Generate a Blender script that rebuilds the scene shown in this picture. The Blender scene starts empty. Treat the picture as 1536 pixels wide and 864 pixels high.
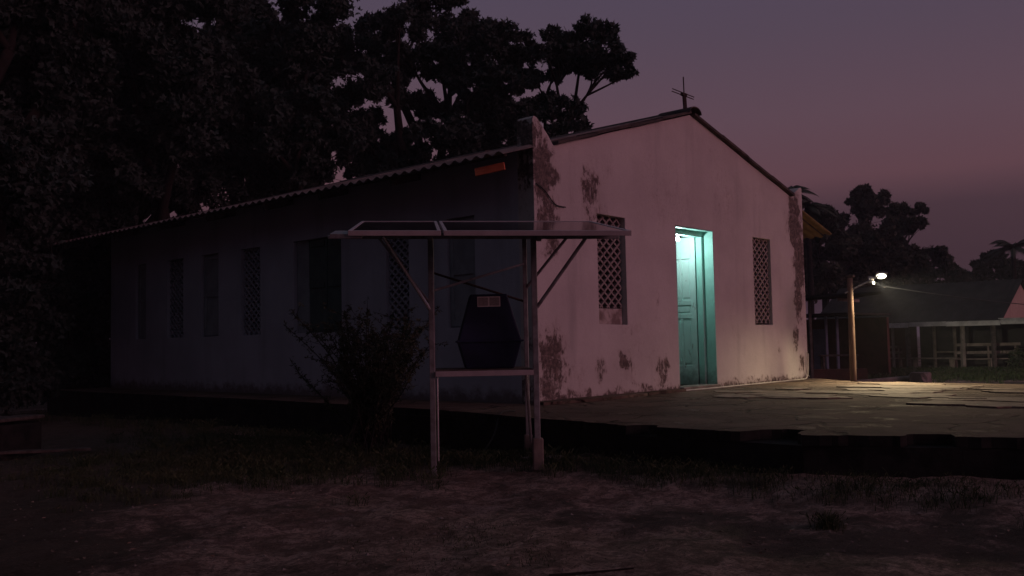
import bpy, bmesh, math, random
import numpy as np
from mathutils import Vector, Matrix
from mathutils.geometry import tessellate_polygon

S = bpy.context.scene
COL = S.collection

# ------------------------------------------------------------------ camera
cam_d = bpy.data.cameras.new('camera')
cam = bpy.data.objects.new('camera', cam_d)
COL.objects.link(cam)
R = Vector((0.676, -0.736, -0.020)); F = Vector((0.736, 0.674, 0.057)); F.normalize()
R = (R - F * R.dot(F)).normalized(); U = R.cross(F)
cam.matrix_world = Matrix(((R.x, U.x, -F.x, -9.261), (R.y, U.y, -F.y, -8.062), (R.z, U.z, -F.z, 0.80), (0, 0, 0, 1)))
cam_d.sensor_width = 36; cam_d.lens = 33.47
cam_d.clip_start = .05; cam_d.clip_end = 2000
S.camera = cam

# ------------------------------------------------------------------ dusk light
SUN_AZ = Vector((0.20, -0.98)); SUN_EL = math.radians(15)
SUN_STRENGTH = 0.49; SUN_COL = (1.0, 0.40, 0.50)
SKY_GAIN = 1.03
world = bpy.data.worlds.new('World'); S.world = world; world.use_nodes = True
wn = world.node_tree; wn.nodes.clear()
def wnode(t, **k):
    n = wn.nodes.new(t)
    for a, b in k.items(): setattr(n, a, b)
    return n
wout = wnode('ShaderNodeOutputWorld')
nish = wnode('ShaderNodeTexSky', sky_type='NISHITA', sun_disc=False)
nish.sun_elevation = math.radians(-2.0); nish.sun_rotation = math.atan2(SUN_AZ.x, SUN_AZ.y)
nbg = wnode('ShaderNodeBackground'); nbg.inputs[1].default_value = 0.05
wn.links.new(nish.outputs[0], nbg.inputs[0])
tc = wnode('ShaderNodeTexCoord'); sep = wnode('ShaderNodeSeparateXYZ')
wn.links.new(tc.outputs['Generated'], sep.inputs[0])
ramp = wnode('ShaderNodeValToRGB')
wn.links.new(sep.outputs[2], ramp.inputs[0])
cr = ramp.color_ramp
stops = [(0.0, (.030, .016, .024)), (.085, (.045, .023, .036)), (.125, (.054, .027, .041)), (.158, (.104, .047, .063)), (.22, (.100, .055, .077)),
         (.30, (.081, .054, .082)), (.36, (.073, .054, .088)), (.6, (.060, .062, .086)), (1.0, (.055, .064, .088))]
cr.elements[0].position, cr.elements[0].color = stops[0][0], (*stops[0][1], 1)
cr.elements[1].position, cr.elements[1].color = stops[-1][0], (*stops[-1][1], 1)
for p, c in stops[1:-1]:
    e = cr.elements.new(p); e.color = (*c, 1)
gbg = wnode('ShaderNodeBackground'); gbg.inputs[1].default_value = SKY_GAIN
wn.links.new(ramp.outputs[0], gbg.inputs[0])
add = wnode('ShaderNodeAddShader')
wn.links.new(nbg.outputs[0], add.inputs[0]); wn.links.new(gbg.outputs[0], add.inputs[1])
wn.links.new(add.outputs[0], wout.inputs[0])
sun_d = bpy.data.lights.new('afterglow', 'SUN'); sun_d.energy = SUN_STRENGTH; sun_d.color = SUN_COL
sun_d.angle = math.radians(24)
sun = bpy.data.objects.new('afterglow', sun_d); COL.objects.link(sun)
sdir = Vector((SUN_AZ.x * math.cos(SUN_EL), SUN_AZ.y * math.cos(SUN_EL), math.sin(SUN_EL)))
sun.rotation_euler = sdir.to_track_quat('Z', 'Y').to_euler()
S.view_settings.view_transform = 'Standard'; S.view_settings.look = 'None'
S.view_settings.exposure = 0.0; S.view_settings.gamma = 1.0; S.view_settings.use_curve_mapping = False

# ------------------------------------------------------------------ materials
def lin(r, g, b):
    f = lambda c: c / 12.92 if c <= .04045 else ((c + .055) / 1.055) ** 2.4
    return (f(r / 255), f(g / 255), f(b / 255))
class Mat:
    def __init__(s, name, rough=.8, spec=.3, metal=0.0):
        s.m = bpy.data.materials.new(name); s.m.use_nodes = True
        s.t = s.m.node_tree; s.b = s.t.nodes['Principled BSDF']
        s.b.inputs['Roughness'].default_value = rough
        s.b.inputs['Specular IOR Level'].default_value = spec
        s.b.inputs['Metallic'].default_value = metal
        s.geo = s.t.nodes.new('ShaderNodeNewGeometry')
        s.pos = s.geo.outputs['Position']
    def n(s, t, **k):
        n = s.t.nodes.new(t)
        for a, b in k.items(): setattr(n, a, b)
        return n
    def l(s, a, b): s.t.links.new(a, b)
    def put(s, sock, v):
        if hasattr(v, 'is_output'): s.l(v, sock)
        elif isinstance(v, (tuple, list)) and sock.type == 'RGBA' and len(v) == 3: sock.default_value = (*v, 1)
        else: sock.default_value = v
    def math(s, op, a, b=0.0, c=None, clamp=False):
        n = s.n('ShaderNodeMath', operation=op, use_clamp=clamp)
        s.put(n.inputs[0], a); s.put(n.inputs[1], b)
        if c is not None: s.put(n.inputs[2], c)
        return n.outputs[0]
    def vmath(s, op, a, b=None):
        n = s.n('ShaderNodeVectorMath', operation=op)
        s.put(n.inputs[0], a)
        if b is not None: s.put(n.inputs[1], b)
        return n.outputs['Value'] if op in ('LENGTH', 'DOT_PRODUCT') else n.outputs[0]
    def noise(s, scale, detail=4, rough=.55, vec=None, stretch=None, dist=0.0):
        n = s.n('ShaderNodeTexNoise'); n.inputs['Scale'].default_value = scale
        n.inputs['Detail'].default_value = detail; n.inputs['Roughness'].default_value = rough
        n.inputs['Distortion'].default_value = dist
        v = vec or s.pos
        if stretch: v = s.vmath('MULTIPLY', v, stretch)
        s.l(v, n.inputs['Vector'])
        return n.outputs['Fac']
    def step(s, v, lo, hi, a=0.0, b=1.0):
        n = s.n('ShaderNodeMapRange', interpolation_type='SMOOTHSTEP')
        s.put(n.inputs['Value'], v)
        for q, x in zip(('From Min', 'From Max', 'To Min', 'To Max'), (lo, hi, a, b)): n.inputs[q].default_value = x
        return n.outputs['Result']
    def mix(s, f, a, b):
        n = s.n('ShaderNodeMix', data_type='RGBA')
        s.put(n.inputs[0], f); s.put(n.inputs[6], a); s.put(n.inputs[7], b)
        return n.outputs[2]
    def color(s, v): s.put(s.b.inputs['Base Color'], v); return s
    def bump(s, h, strength=.5, dist=.02):
        n = s.n('ShaderNodeBump'); n.inputs['Strength'].default_value = strength; n.inputs['Distance'].default_value = dist
        s.l(h, n.inputs['Height'])
        s.l(n.outputs[0], s.b.inputs['Normal']); return s
def mottled(name, c1, c2, scale=6, rough=.8, spec=.3, metal=0, bump=.3, bscale=40, stretch=None):
    m = Mat(name, rough, spec, metal)
    m.color(m.mix(m.step(m.noise(scale, 6, .6, stretch=stretch), .35, .65), c1, c2))
    if bump: m.bump(m.noise(bscale, 3, .6, stretch=stretch), bump, .01)
    return m.m

def make_plaster():
    m = Mat('facade_plaster', .9, .15)
    base = m.mix(m.step(m.noise(.9, 5, .6), .3, .7), (.60, .56, .55), (.50, .46, .455))
    streak = m.step(m.noise(2.2, 4, .6, stretch=(1, 1, .12)), .52, .78)
    base = m.mix(m.math('MULTIPLY', streak, .55), base, (.32, .30, .30))
    fine = m.step(m.noise(28, 6, .7), .35, .7)
    base = m.mix(m.math('MULTIPLY', fine, .18), base, (.44, .40, .38))
    # a dark patch over the fin's side edge, then mould and lost paint: x, z, half width, half height, weight
    spots = [(-.02, 3.5, .10, .45, 1.3), (.20, 3.05, .36, .60, 1.3), (.28, 2.45, .34, .50, 1.0), (.10, 3.4, .18, .4, .9), (1.22, 2.92, .30, .38, .95), (1.25, 2.6, .4, .3, .7), (.32, 2.1, .26, .32, .9),
             (.30, .62, .42, .55, 1.05), (.2, .25, .45, .3, .95), (.75, .35, .3, .28, .6), (1.30, .40, .2, .2, .75), (1.88, .48, .26, .26, 1.0), (2.86, .32, .26, .30, .95), (2.1, .95, .3, .1, .5),
             (2.3, .05, 1.1, .13, .85), (.5, .06, 1.0, .14, .95), (5.6, .05, 1.6, .10, .7),
             (7.42, 2.95, .40, .80, 1.35), (7.55, 2.2, .34, .9, 1.25), (7.45, 1.5, .26, .7, 1.05), (7.3, .75, .12, .4, .9), (7.62, .9, .16, .4, .6), (7.5, .3, .22, .3, .9),
             (6.65, .58, .09, .14, .75), (5.0, 1.1, .08, .5, .3), (2.75, 1.35, .05, .3, .6), (3.2, 2.9, 1.0, .6, .38), (4.9, 3.2, .7, .8, .38)]
    P = m.vmath('MULTIPLY', m.pos, (1, 0, 1))
    wob = m.n('ShaderNodeTexNoise'); wob.inputs['Scale'].default_value = 4.5; wob.inputs['Detail'].default_value = 5
    m.l(m.pos, wob.inputs['Vector'])
    wv = m.vmath('MULTIPLY', m.vmath('SUBTRACT', wob.outputs['Color'], (.5, .5, .5)), (.45, 0, .55))
    P = m.vmath('ADD', P, wv)
    tot = None
    for x, z, rx, rz, w in spots:
        d = m.vmath('MULTIPLY', m.vmath('SUBTRACT', P, (x, 0, z)), (1 / rx, 0, 1 / rz))
        v = m.math('MULTIPLY', m.step(m.vmath('LENGTH', d), .25, 1.25, 1, 0), w)
        tot = v if tot is None else m.math('MAXIMUM', tot, v)
    zz = m.n('ShaderNodeSeparateXYZ'); m.l(m.pos, zz.inputs[0])
    foot = m.step(m.math('ADD', zz.outputs[2], m.math('MULTIPLY', m.noise(1.6, 6, .7), .28)), .14, .32, .95, 0)
    tot = m.math('MAXIMUM', tot, foot)
    tot = m.math('MAXIMUM', tot, m.math('MULTIPLY', m.step(m.noise(.8, 5, .65), .50, .72), .5))
    nz = m.math('ADD', m.math('MULTIPLY', m.noise(6, 9, .76, stretch=(1.3, 1, .7), dist=.8), .72), m.math('MULTIPLY', m.noise(24, 6, .75, stretch=(1, 1, .6)), .28))
    nz = m.math('ADD', m.math('MULTIPLY', m.math('SUBTRACT', nz, .5), 1.75), .5)
    run = m.math('MULTIPLY', m.math('SUBTRACT', m.noise(9, 5, .7, stretch=(1, 1, .10)), .5), .55)
    k = m.math('ADD', m.math('ADD', m.math('MULTIPLY', tot, .60), nz), run)
    mask = m.step(k, .90, 1.06); halo = m.step(k, .66, 1.05)
    speck = m.math('MULTIPLY', m.step(m.noise(30, 6, .8, stretch=(1, 1, .7)), .57, .64), m.step(tot, .02, .4))
    base = m.mix(m.math('MULTIPLY', halo, .42), base, (.33, .25, .235))
    base = m.mix(m.math('MULTIPLY', speck, .7), base, (.13, .10, .095))
    pale = m.step(m.noise(9, 7, .75, dist=.5), .56, .62)
    dark = m.mix(m.step(m.noise(14, 7, .75), .42, .62), (.060, .045, .042), (.19, .14, .13))
    dark = m.mix(m.math('MULTIPLY', pale, .7), dark, (.40, .33, .32))
    base = m.mix(m.math('MULTIPLY', mask, .92), base, dark)
    m.color(base)
    h = m.math('ADD', m.math('MULTIPLY', m.noise(60, 6, .7), .4), m.math('MULTIPLY', m.noise(3, 4, .6), 1.2))
    h = m.math('SUBTRACT', h, m.math('MULTIPLY', mask, .35))
    m.bump(h, .55, .02)
    return m.m
M = {}
M['facade'] = make_plaster()
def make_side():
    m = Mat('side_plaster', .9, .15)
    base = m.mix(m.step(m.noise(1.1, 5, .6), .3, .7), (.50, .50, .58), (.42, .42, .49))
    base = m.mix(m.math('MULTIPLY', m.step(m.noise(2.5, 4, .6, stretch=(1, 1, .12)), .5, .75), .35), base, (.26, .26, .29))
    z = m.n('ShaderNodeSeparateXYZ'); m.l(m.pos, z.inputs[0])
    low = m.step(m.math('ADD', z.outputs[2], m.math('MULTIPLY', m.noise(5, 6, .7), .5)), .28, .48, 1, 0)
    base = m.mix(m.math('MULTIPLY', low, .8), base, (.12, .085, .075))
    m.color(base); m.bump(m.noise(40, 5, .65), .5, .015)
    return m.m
M['side'] = make_side()
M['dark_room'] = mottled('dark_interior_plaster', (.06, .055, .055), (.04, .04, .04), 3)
M['lattice'] = mottled('lattice_block', (.34, .29, .28), (.22, .18, .175), 9, .9, .1)
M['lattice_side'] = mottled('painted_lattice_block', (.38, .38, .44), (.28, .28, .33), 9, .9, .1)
M['sill_block'] = mottled('sill_render', (.50, .43, .41), (.22, .17, .155), 7, .9, .1)
def make_teal(name, a, b, chip, amt):
    m = Mat(name, .55, .35)
    base = m.mix(m.step(m.noise(2.5, 4, .6), .3, .7), a, b)
    z = m.n('ShaderNodeSeparateXYZ'); m.l(m.pos, z.inputs[0])
    grime = m.step(m.math('ADD', z.outputs[2], m.math('MULTIPLY', m.noise(9, 6, .7), .6)), .32, .70, 1, 0)
    base = m.mix(m.math('MULTIPLY', grime, .75), base, (.09, .085, .075))
    nz = m.noise(10, 7, .7, stretch=(1, 1, .35))
    base = m.mix(m.step(nz, amt, amt + .05), base, chip)
    base = m.mix(m.math('MULTIPLY', m.step(m.noise(45, 3, .6, stretch=(1, 1, .08)), .6, .75), .3), base, (.12, .16, .15))
    m.color(base); m.bump(m.math('SUBTRACT', m.noise(50, 4, .6, stretch=(1, 1, .15)), m.step(nz, amt, amt + .05)), .35, .006)
    return m.m
M['teal'] = make_teal('turquoise_gloss_paint', (.33, .60, .53), (.28, .54, .47), (.34, .38, .34), .68)
M['teal_worn'] = make_teal('worn_turquoise_door_paint', (.50, .65, .61), (.42, .59, .55), (.22, .22, .20), .62)
M['green'] = mottled('dark_green_shutter_paint', (.075, .125, .115), (.055, .092, .085), 5, .6)
M['panel_blue'] = mottled('faded_blue_grey_shutter', (.30, .32, .35), (.24, .26, .28), 4, .7)
M['roof'] = mottled('weathered_fibre_cement', (.19, .155, .15), (.09, .075, .075), 3, .9, .2)
M['ridge'] = mottled('dark_ridge_tile', (.10, .075, .07), (.06, .05, .05), 5, .9, .2)
M['wood_red'] = mottled('red_brown_rafter_wood', (.72, .22, .12), (.55, .15, .08), 8, .7, .2, stretch=(1, 1, 6))
M['wood_grey'] = mottled('weathered_board', (.12, .10, .09), (.06, .05, .045), 8, .85, .2)
M['wood_bench'] = mottled('bench_planks', (.28, .24, .21), (.17, .145, .125), 5, .8, .2)
M['pole_wood'] = mottled('reddish_pole_wood', (.21, .135, .105), (.11, .07, .055), 12, .75, .25, stretch=(1, 1, .1))
M['galv'] = mottled('galvanised_steel', (.30, .31, .33), (.18, .175, .18), 9, .5, .5, .35, bump=.1)
M['bright'] = mottled('shiny_conduit', (.75, .75, .78), (.6, .6, .63), 9, .25, .5, .8, bump=0)
M['alu'] = mottled('aluminium_frame', (.55, .48, .50), (.45, .40, .42), 6, .45, .5, .3, bump=.05)
M['pv'] = mottled('photovoltaic_glass', (.012, .013, .018), (.018, .018, .022), 6, .10, .3, 0, bump=0)
M['boxblue'] = mottled('navy_moulded_plastic', (.022, .029, .066), (.016, .021, .048), 4, .6, .2, 0, bump=.1)
M['label'] = mottled('faded_label', (.80, .76, .74), (.66, .62, .60), 30, .7, .2, 0, bump=0)
M['label_ink'] = mottled('label_grey_print', (.36, .33, .32), (.28, .26, .25), 60, .7, .2, 0, bump=0)
M['iron'] = mottled('rusty_iron', (.035, .025, .022), (.055, .035, .03), 12, .8, .3)
M['cable'] = mottled('black_cable', (.02, .02, .02), (.03, .03, .03), 5, .6, .3, bump=0)
M['hose'] = mottled('pale_hose', (.50, .48, .44), (.36, .34, .31), 6, .6, .3, bump=0)
M['conc'] = mottled('raw_concrete', (.26, .22, .20), (.15, .125, .115), 5, .9, .2)
M['bark'] = mottled('tree_bark', (.030, .026, .024), (.018, .016, .015), 10, .95, .1)
M['white_paint'] = mottled('chalky_white_fascia', (.58, .56, .53), (.36, .345, .325), 2, .8, .2)
M['red_wall'] = mottled('faded_red_wall', (.11, .045, .04), (.07, .03, .027), 2, .85, .2)
M['gable_wood'] = mottled('pinkish_board_cladding', (.45, .33, .28), (.33, .24, .20), 6, .8, .2, stretch=(4, 4, .3))
M['shed_roof'] = mottled('dark_sheet_roofing', (.045, .042, .040), (.028, .026, .025), 2, .85, .2)
M['eave_yellow'] = mottled('ochre_eave_sheet', (.42, .30, .16), (.30, .21, .11), 5, .8, .2)
M['blue_door'] = mottled('blue_grey_door', (.20, .24, .33), (.15, .18, .26), 3, .7, .2)
def make_leaf(name, a, b):
    m = Mat(name, .7, .12)
    m.color(m.mix(m.step(m.noise(1.7, 3, .6), .35, .65), a, b))
    return m.m
M['leaf'] = make_leaf('dark_broad_leaves', (.034, .052, .046), (.044, .062, .055))
M['leaf_far'] = make_leaf('far_leaves', (.050, .058, .042), (.072, .080, .056))
M['leaf_bush'] = make_leaf('bush_leaves', (.045, .055, .035), (.068, .078, .048))
M['grass'] = make_leaf('dry_green_grass', (.040, .060, .028), (.066, .080, .042))
M['litter'] = make_leaf('fallen_dry_leaves', (.32, .23, .18), (.10, .065, .05))
def emit(name, col, st):
    m = bpy.data.materials.new(name); m.use_nodes = True; t = m.node_tree; t.nodes.clear()
    e = t.nodes.new('ShaderNodeEmission'); e.inputs[0].default_value = (*col, 1); e.inputs[1].default_value = st
    o = t.nodes.new('ShaderNodeOutputMaterial'); t.links.new(e.outputs[0], o.inputs[0]); return m
M['led'] = emit('lit_led_panel', (1, .96, .70), 6.0)
M['bulb'] = emit('lit_bulb_glass', (.86, 1, .96), 9.0)
def make_ground():
    m = Mat('red_dirt', .95, .1)
    big = m.noise(.35, 5, .6); med = m.noise(1.9, 9, .72, dist=.7); fine = m.noise(11, 9, .78, dist=.4); grit = m.noise(38, 6, .82)
    c = m.mix(m.step(med, .40, .60), (.24, .168, .138), (.56, .405, .345))
    c = m.mix(m.math('MULTIPLY', m.step(fine, .46, .57), .72), c, (.13, .088, .076))
    scuff = m.step(m.noise(2.6, 10, .78, dist=.8), .555, .60)
    c = m.mix(m.math('MULTIPLY', scuff, .6), c, (.50, .39, .35))
    c = m.mix(m.math('MULTIPLY', m.step(grit, .48, .60), .7), c, (.085, .066, .058))
    # leaf mould and weeds, plus a darkening leftwards that paints in tree shade
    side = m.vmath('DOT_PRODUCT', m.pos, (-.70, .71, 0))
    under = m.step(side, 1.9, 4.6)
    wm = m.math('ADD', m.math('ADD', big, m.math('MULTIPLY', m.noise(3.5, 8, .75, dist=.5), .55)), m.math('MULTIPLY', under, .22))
    weed_shade = m.step(wm, .76, .90)
    c = m.mix(m.math('MULTIPLY', weed_shade, .85), c, m.mix(m.step(fine, .4, .6), (.050, .047, .035), (.10, .088, .070)))
    m.color(c)
    h = m.math('ADD', m.math('MULTIPLY', m.noise(9, 9, .8), .8), m.math('MULTIPLY', grit, .5))
    m.bump(h, 1.0, .05)
    return m.m
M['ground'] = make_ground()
def make_pave():
    m = Mat('worn_concrete_paving', .85, .18)
    med = m.noise(.9, 7, .65, dist=.5)
    worn = m.step(m.noise(1.5, 9, .78, dist=.6), .54, .60)
    c = m.mix(m.step(med, .35, .65), (.078, .054, .042), (.150, .106, .082))
    c = m.mix(m.math('MULTIPLY', worn, .32), c, (.30, .225, .175))
    c = m.mix(m.math('MULTIPLY', m.step(m.noise(20, 6, .7), .4, .65), .4), c, (.10, .075, .062))
    v = m.n('ShaderNodeTexVoronoi', feature='DISTANCE_TO_EDGE'); v.inputs['Scale'].default_value = .75
    wob = m.n('ShaderNodeTexNoise'); wob.inputs['Scale'].default_value = 2.2; wob.inputs['Detail'].default_value = 5
    m.l(m.pos, wob.inputs['Vector'])
    vv = m.vmath('ADD', m.pos, m.vmath('MULTIPLY', wob.outputs['Color'], (.5, .5, .2)))
    m.l(vv, v.inputs['Vector'])
    crack = m.math('MULTIPLY', m.step(v.outputs['Distance'], .003, .030, 1, 0), m.step(m.noise(1.3, 4, .6), .42, .58))
    c = m.mix(m.math('MULTIPLY', crack, .8), c, (.035, .028, .024))
    m.color(c)
    h = m.math('ADD', m.math('MULTIPLY', worn, .5), m.math('MULTIPLY', m.noise(24, 6, .7), .35))
    h = m.math('ADD', h, m.math('MULTIPLY', med, .6))
    h = m.math('SUBTRACT', h, m.math('MULTIPLY', crack, 1.2))
    m.bump(h, 1.0, .045)
    m.put(m.b.inputs['Roughness'], m.step(worn, 0, 1, .92, .72))
    return m.m
M['pave'] = make_pave()
M['screed'] = mottled('worn_screed_patch', (.26, .19, .145), (.13, .095, .075), 7, .8, .25, bump=.7, bscale=22)
M['masonry_shade'] = mottled('shade_darkened_masonry', (.030, .029, .027), (.014, .014, .013), 5, .95, .1, bump=.8, bscale=14)  # near-black colour puts the shade of the paving's sides into the material

# ------------------------------------------------------------------ builders
def empty(name, label, cat, loc=(0, 0, 0), group=None):
    o = bpy.data.objects.new(name, None); o.empty_display_size = .2
    COL.objects.link(o); o.location = loc; o['label'] = label; o['category'] = cat
    if group: o['group'] = group
    return o
def tag(o, label, cat, group=None):
    o['label'] = label; o['category'] = cat
    if group: o['group'] = group
    return o
def origin(o):
    v = Vector((0, 0, 0))
    while o is not None:
        v += o.location; o = o.parent
    return v
class MB:
    """collects geometry given in world coordinates and links it as one mesh object"""
    def __init__(s): s.v = []; s.f = []
    def add(s, vs, fs):
        k = len(s.v); s.v += [tuple(p) for p in vs]; s.f += [tuple(i + k for i in f) for f in fs]; return s
    def box(s, c, size, ax=None):
        c = Vector(c); x, y, z = [q / 2 for q in size]
        X, Y, Z = ax if ax else (Vector((1, 0, 0)), Vector((0, 1, 0)), Vector((0, 0, 1)))
        vs = [c + X * (i * x) + Y * (j * y) + Z * (k * z) for i in (-1, 1) for j in (-1, 1) for k in (-1, 1)]
        return s.add(vs, [(0, 1, 3, 2), (4, 6, 7, 5), (0, 4, 5, 1), (2, 3, 7, 6), (0, 2, 6, 4), (1, 5, 7, 3)])
    def bar(s, p, q, w, h, up=(0, 0, 1)):
        p = Vector(p); q = Vector(q); d = q - p; L = d.length; Z = d / L
        u = Vector(up)
        if abs(u.dot(Z)) > .98: u = Vector((.68, .733, 0))
        X = u.cross(Z).normalized(); Y = Z.cross(X)
        return s.box((p + q) / 2, (w, h, L), (X, Y, Z))
    def tube(s, pts, rad, seg=8, cap=True):
        pts = [Vector(p) for p in pts]; n = len(pts)
        if not hasattr(rad, '__len__'): rad = [rad] * n
        t0 = (pts[1] - pts[0]).normalized()
        a = Vector((0, 0, 1)) if abs(t0.z) < .9 else Vector((1, 0, 0))
        X = (a - t0 * a.dot(t0)).normalized(); k = len(s.v)
        for i in range(n):
            t = (pts[min(i + 1, n - 1)] - pts[max(i - 1, 0)])
            t = t.normalized() if t.length > 1e-9 else t0
            X = (X - t * X.dot(t)).normalized(); Y = t.cross(X)
            for j in range(seg):
                an = 2 * math.pi * j / seg
                s.v.append(tuple(pts[i] + (X * math.cos(an) + Y * math.sin(an)) * rad[i]))
        for i in range(n - 1):
            for j in range(seg):
                b = (j + 1) % seg
                s.f.append((k + i * seg + j, k + i * seg + b, k + (i + 1) * seg + b, k + (i + 1) * seg + j))
        if cap:
            s.f.append(tuple(k + j for j in reversed(range(seg)))); s.f.append(tuple(k + (n - 1) * seg + j for j in range(seg)))
        return s
    def prism(s, outer, holes, fn, w0, w1):
        loops = [outer] + list(holes)
        flat = [p for lp in loops for p in lp]; n = len(flat)
        tris = tessellate_polygon([[Vector((p[0], p[1], 0)) for p in lp] for lp in loops])
        vs = [fn(p[0], p[1], w0) for p in flat] + [fn(p[0], p[1], w1) for p in flat]
        fs = [tuple(t) for t in tris] + [tuple(i + n for i in reversed(t)) for t in tris]
        k = 0
        for lp in loops:
            m = len(lp)
            for i in range(m):
                a, b = k + i, k + (i + 1) % m
                fs.append((a, b, b + n, a + n))
            k += m
        return s.add(vs, fs)
    def build(s, name, mat, parent=None, label=None, bevel=0, smooth=False, base=None, kind=None):
        me = bpy.data.meshes.new(name)
        off = origin(parent) if parent else Vector(base or (0, 0, 0))
        me.from_pydata([tuple(Vector(p) - off) for p in s.v], [], s.f)
        me.materials.append(mat)
        bm = bmesh.new(); bm.from_mesh(me); bmesh.ops.recalc_face_normals(bm, faces=bm.faces); bm.to_mesh(me); bm.free()
        if smooth: me.polygons.foreach_set('use_smooth', [True] * len(me.polygons))
        o = bpy.data.objects.new(name, me); COL.objects.link(o)
        if parent: o.parent = parent
        else: o.location = off
        if bevel:
            b = o.modifiers.new('bevel', 'BEVEL'); b.width = bevel; b.segments = 2; b.limit_method = 'ANGLE'
        if label: o['label'] = label
        if kind: o['kind'] = kind
        return o
def np_mesh(name, V, Q, mat, parent=None, base=None, smooth=False):
    """quads from numpy arrays, world coordinates"""
    off = np.array(origin(parent) if parent else (base or (0, 0, 0)))
    V = (V - off).astype(np.float32); Q = Q.astype(np.int32)
    me = bpy.data.meshes.new(name)
    me.vertices.add(len(V)); me.vertices.foreach_set('co', V.ravel())
    me.loops.add(Q.size); me.loops.foreach_set('vertex_index', Q.ravel())
    me.polygons.add(len(Q)); me.polygons.foreach_set('loop_start', np.arange(0, Q.size, Q.shape[1], dtype=np.int32))
    me.polygons.foreach_set('loop_total', np.full(len(Q), Q.shape[1], dtype=np.int32))
    me.materials.append(mat); me.update(calc_edges=True); me.validate()
    if smooth: me.polygons.foreach_set('use_smooth', np.ones(len(Q), dtype=bool))
    o = bpy.data.objects.new(name, me); COL.objects.link(o)
    if parent: o.parent = parent
    else: o.location = tuple(off)
    return o
def unit(a): return a / np.maximum(np.linalg.norm(a, axis=-1, keepdims=True), 1e-9)
def leaves(P, size, rng, fan=3, droop=.25, wid=.42):
    """fans of folded diamond leaves at points P"""
    Vs = []; n = len(P)
    ax = unit(rng.normal(size=(n, 3)) + np.array([0, 0, -droop]))
    sd = unit(np.cross(ax, rng.normal(size=(n, 3))))
    nm = np.cross(ax, sd)
    for k in range(fan):
        an = (k - (fan - 1) / 2) * (1.0 / max(1, fan - 1) * 1.5 if fan > 1 else 0) + rng.normal(0, .15, n)
        d = ax * np.cos(an)[:, None] + sd * np.sin(an)[:, None]
        w = sd * np.cos(an)[:, None] - ax * np.sin(an)[:, None]
        L = (size * rng.uniform(.7, 1.3, n))[:, None]; W = L * wid / 2
        mid = P + d * L * .45 + nm * L * .08
        Vs.append(np.stack([P, mid + w * W, P + d * L - nm * L * .12, mid - w * W], 1))
    V = np.concatenate(Vs, 0).reshape(-1, 3)
    return V, np.arange(len(V)).reshape(-1, 4)
def gh(x, y):
    """height of the ground"""
    x = np.asarray(x, float); y = np.asarray(y, float)
    d = (x + 9.26) * .736 + (y + 8.06) * .674
    t = np.clip((d - 15) / 14, 0, 1); t = t * t * (3 - 2 * t)
    b = .010 * np.sin(x * 1.3 + 1.1 * np.sin(y * .9)) + .010 * np.sin(y * 1.7 + x * .6) + .010 * np.sin(x * 3.7 + y * 2.3) + .008 * np.sin(y * 5.1 - x * 3.3)
    bank = .13 * np.exp(-np.clip(-1.95 - x, 0, 9) ** 2 / .35) * np.clip((-1.2 - y) / 1.2, 0, 1)
    return -.45 - .22 * t + b * (1 - t * .7) + np.where(x < -.5, bank, 0)
def lerp(a, b, t): return a + (b - a) * t

# ------------------------------------------------------------------ ground and paving
def build_ground():
    def coords(lo, hi, step, far):
        c = list(np.arange(lo, hi + 1e-6, step)); g = step
        while c[-1] < far: g *= 1.35; c.append(c[-1] + g)
        g = step
        while c[0] > -far: g *= 1.35; c.insert(0, c[0] - g)
        return np.array(c)
    xs = coords(-10, 3, .09, 600); ys = coords(-9, 8, .09, 600)
    X, Y = np.meshgrid(xs, ys, indexing='ij'); Z = gh(X, Y)
    rng = np.random.default_rng(3)
    near = (np.abs(X + 3.5) < 7) & (np.abs(Y + .5) < 9)
    Z = Z + near * rng.normal(0, .006, Z.shape)
    V = np.stack([X, Y, Z], -1).reshape(-1, 3); nx, ny = X.shape
    I = np.arange(nx * ny).reshape(nx, ny)
    Q = np.stack([I[:-1, :-1], I[1:, :-1], I[1:, 1:], I[:-1, 1:]], -1).reshape(-1, 4)
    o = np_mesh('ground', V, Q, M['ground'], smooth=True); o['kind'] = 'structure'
build_ground()
def rough_loop(pts, step, amp, seed, skip=()):
    rnd = random.Random(seed); out = []
    for i, p in enumerate(pts):
        q = pts[(i + 1) % len(pts)]; L = math.dist(p, q); n = max(1, int(L / step))
        for k in range(n):
            a = 0 if i in skip else amp
            out.append((lerp(p[0], q[0], k / n) + rnd.gauss(0, a), lerp(p[1], q[1], k / n) + rnd.gauss(0, a)))
    return out
edge = [(6.6, -11), (6.9, -3.9), (7.05, -1.15), (7.9, -.25), (8.3, .4), (8.3, 12.7), (-1.1, 12.7), (-1.1, 9.6), (-1.04, 4.6), (-1.3, .55), (-1.4, -.1), (-1.7, -1.48), (-1.76, -2.06), (-1.92, -2.75), (-1.78, -2.85), (-1.74, -3.0), (-1.92, -3.1), (-1.92, -3.95), (-1.66, -4.02), (-1.50, -4.18), (-1.54, -4.36), (-1.80, -4.42), (-1.92, -4.5), (-1.62, -5.2), (-1.40, -5.22), (-1.30, -5.45), (-1.46, -5.56), (-1.27, -6.0), (-.9, -8), (-.7, -11)]
smooth_edge = [p for p in edge if p not in [(-1.78, -2.85), (-1.74, -3.0), (-1.66, -4.02), (-1.50, -4.18), (-1.54, -4.36), (-1.80, -4.42), (-1.40, -5.22), (-1.30, -5.45)]]
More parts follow.
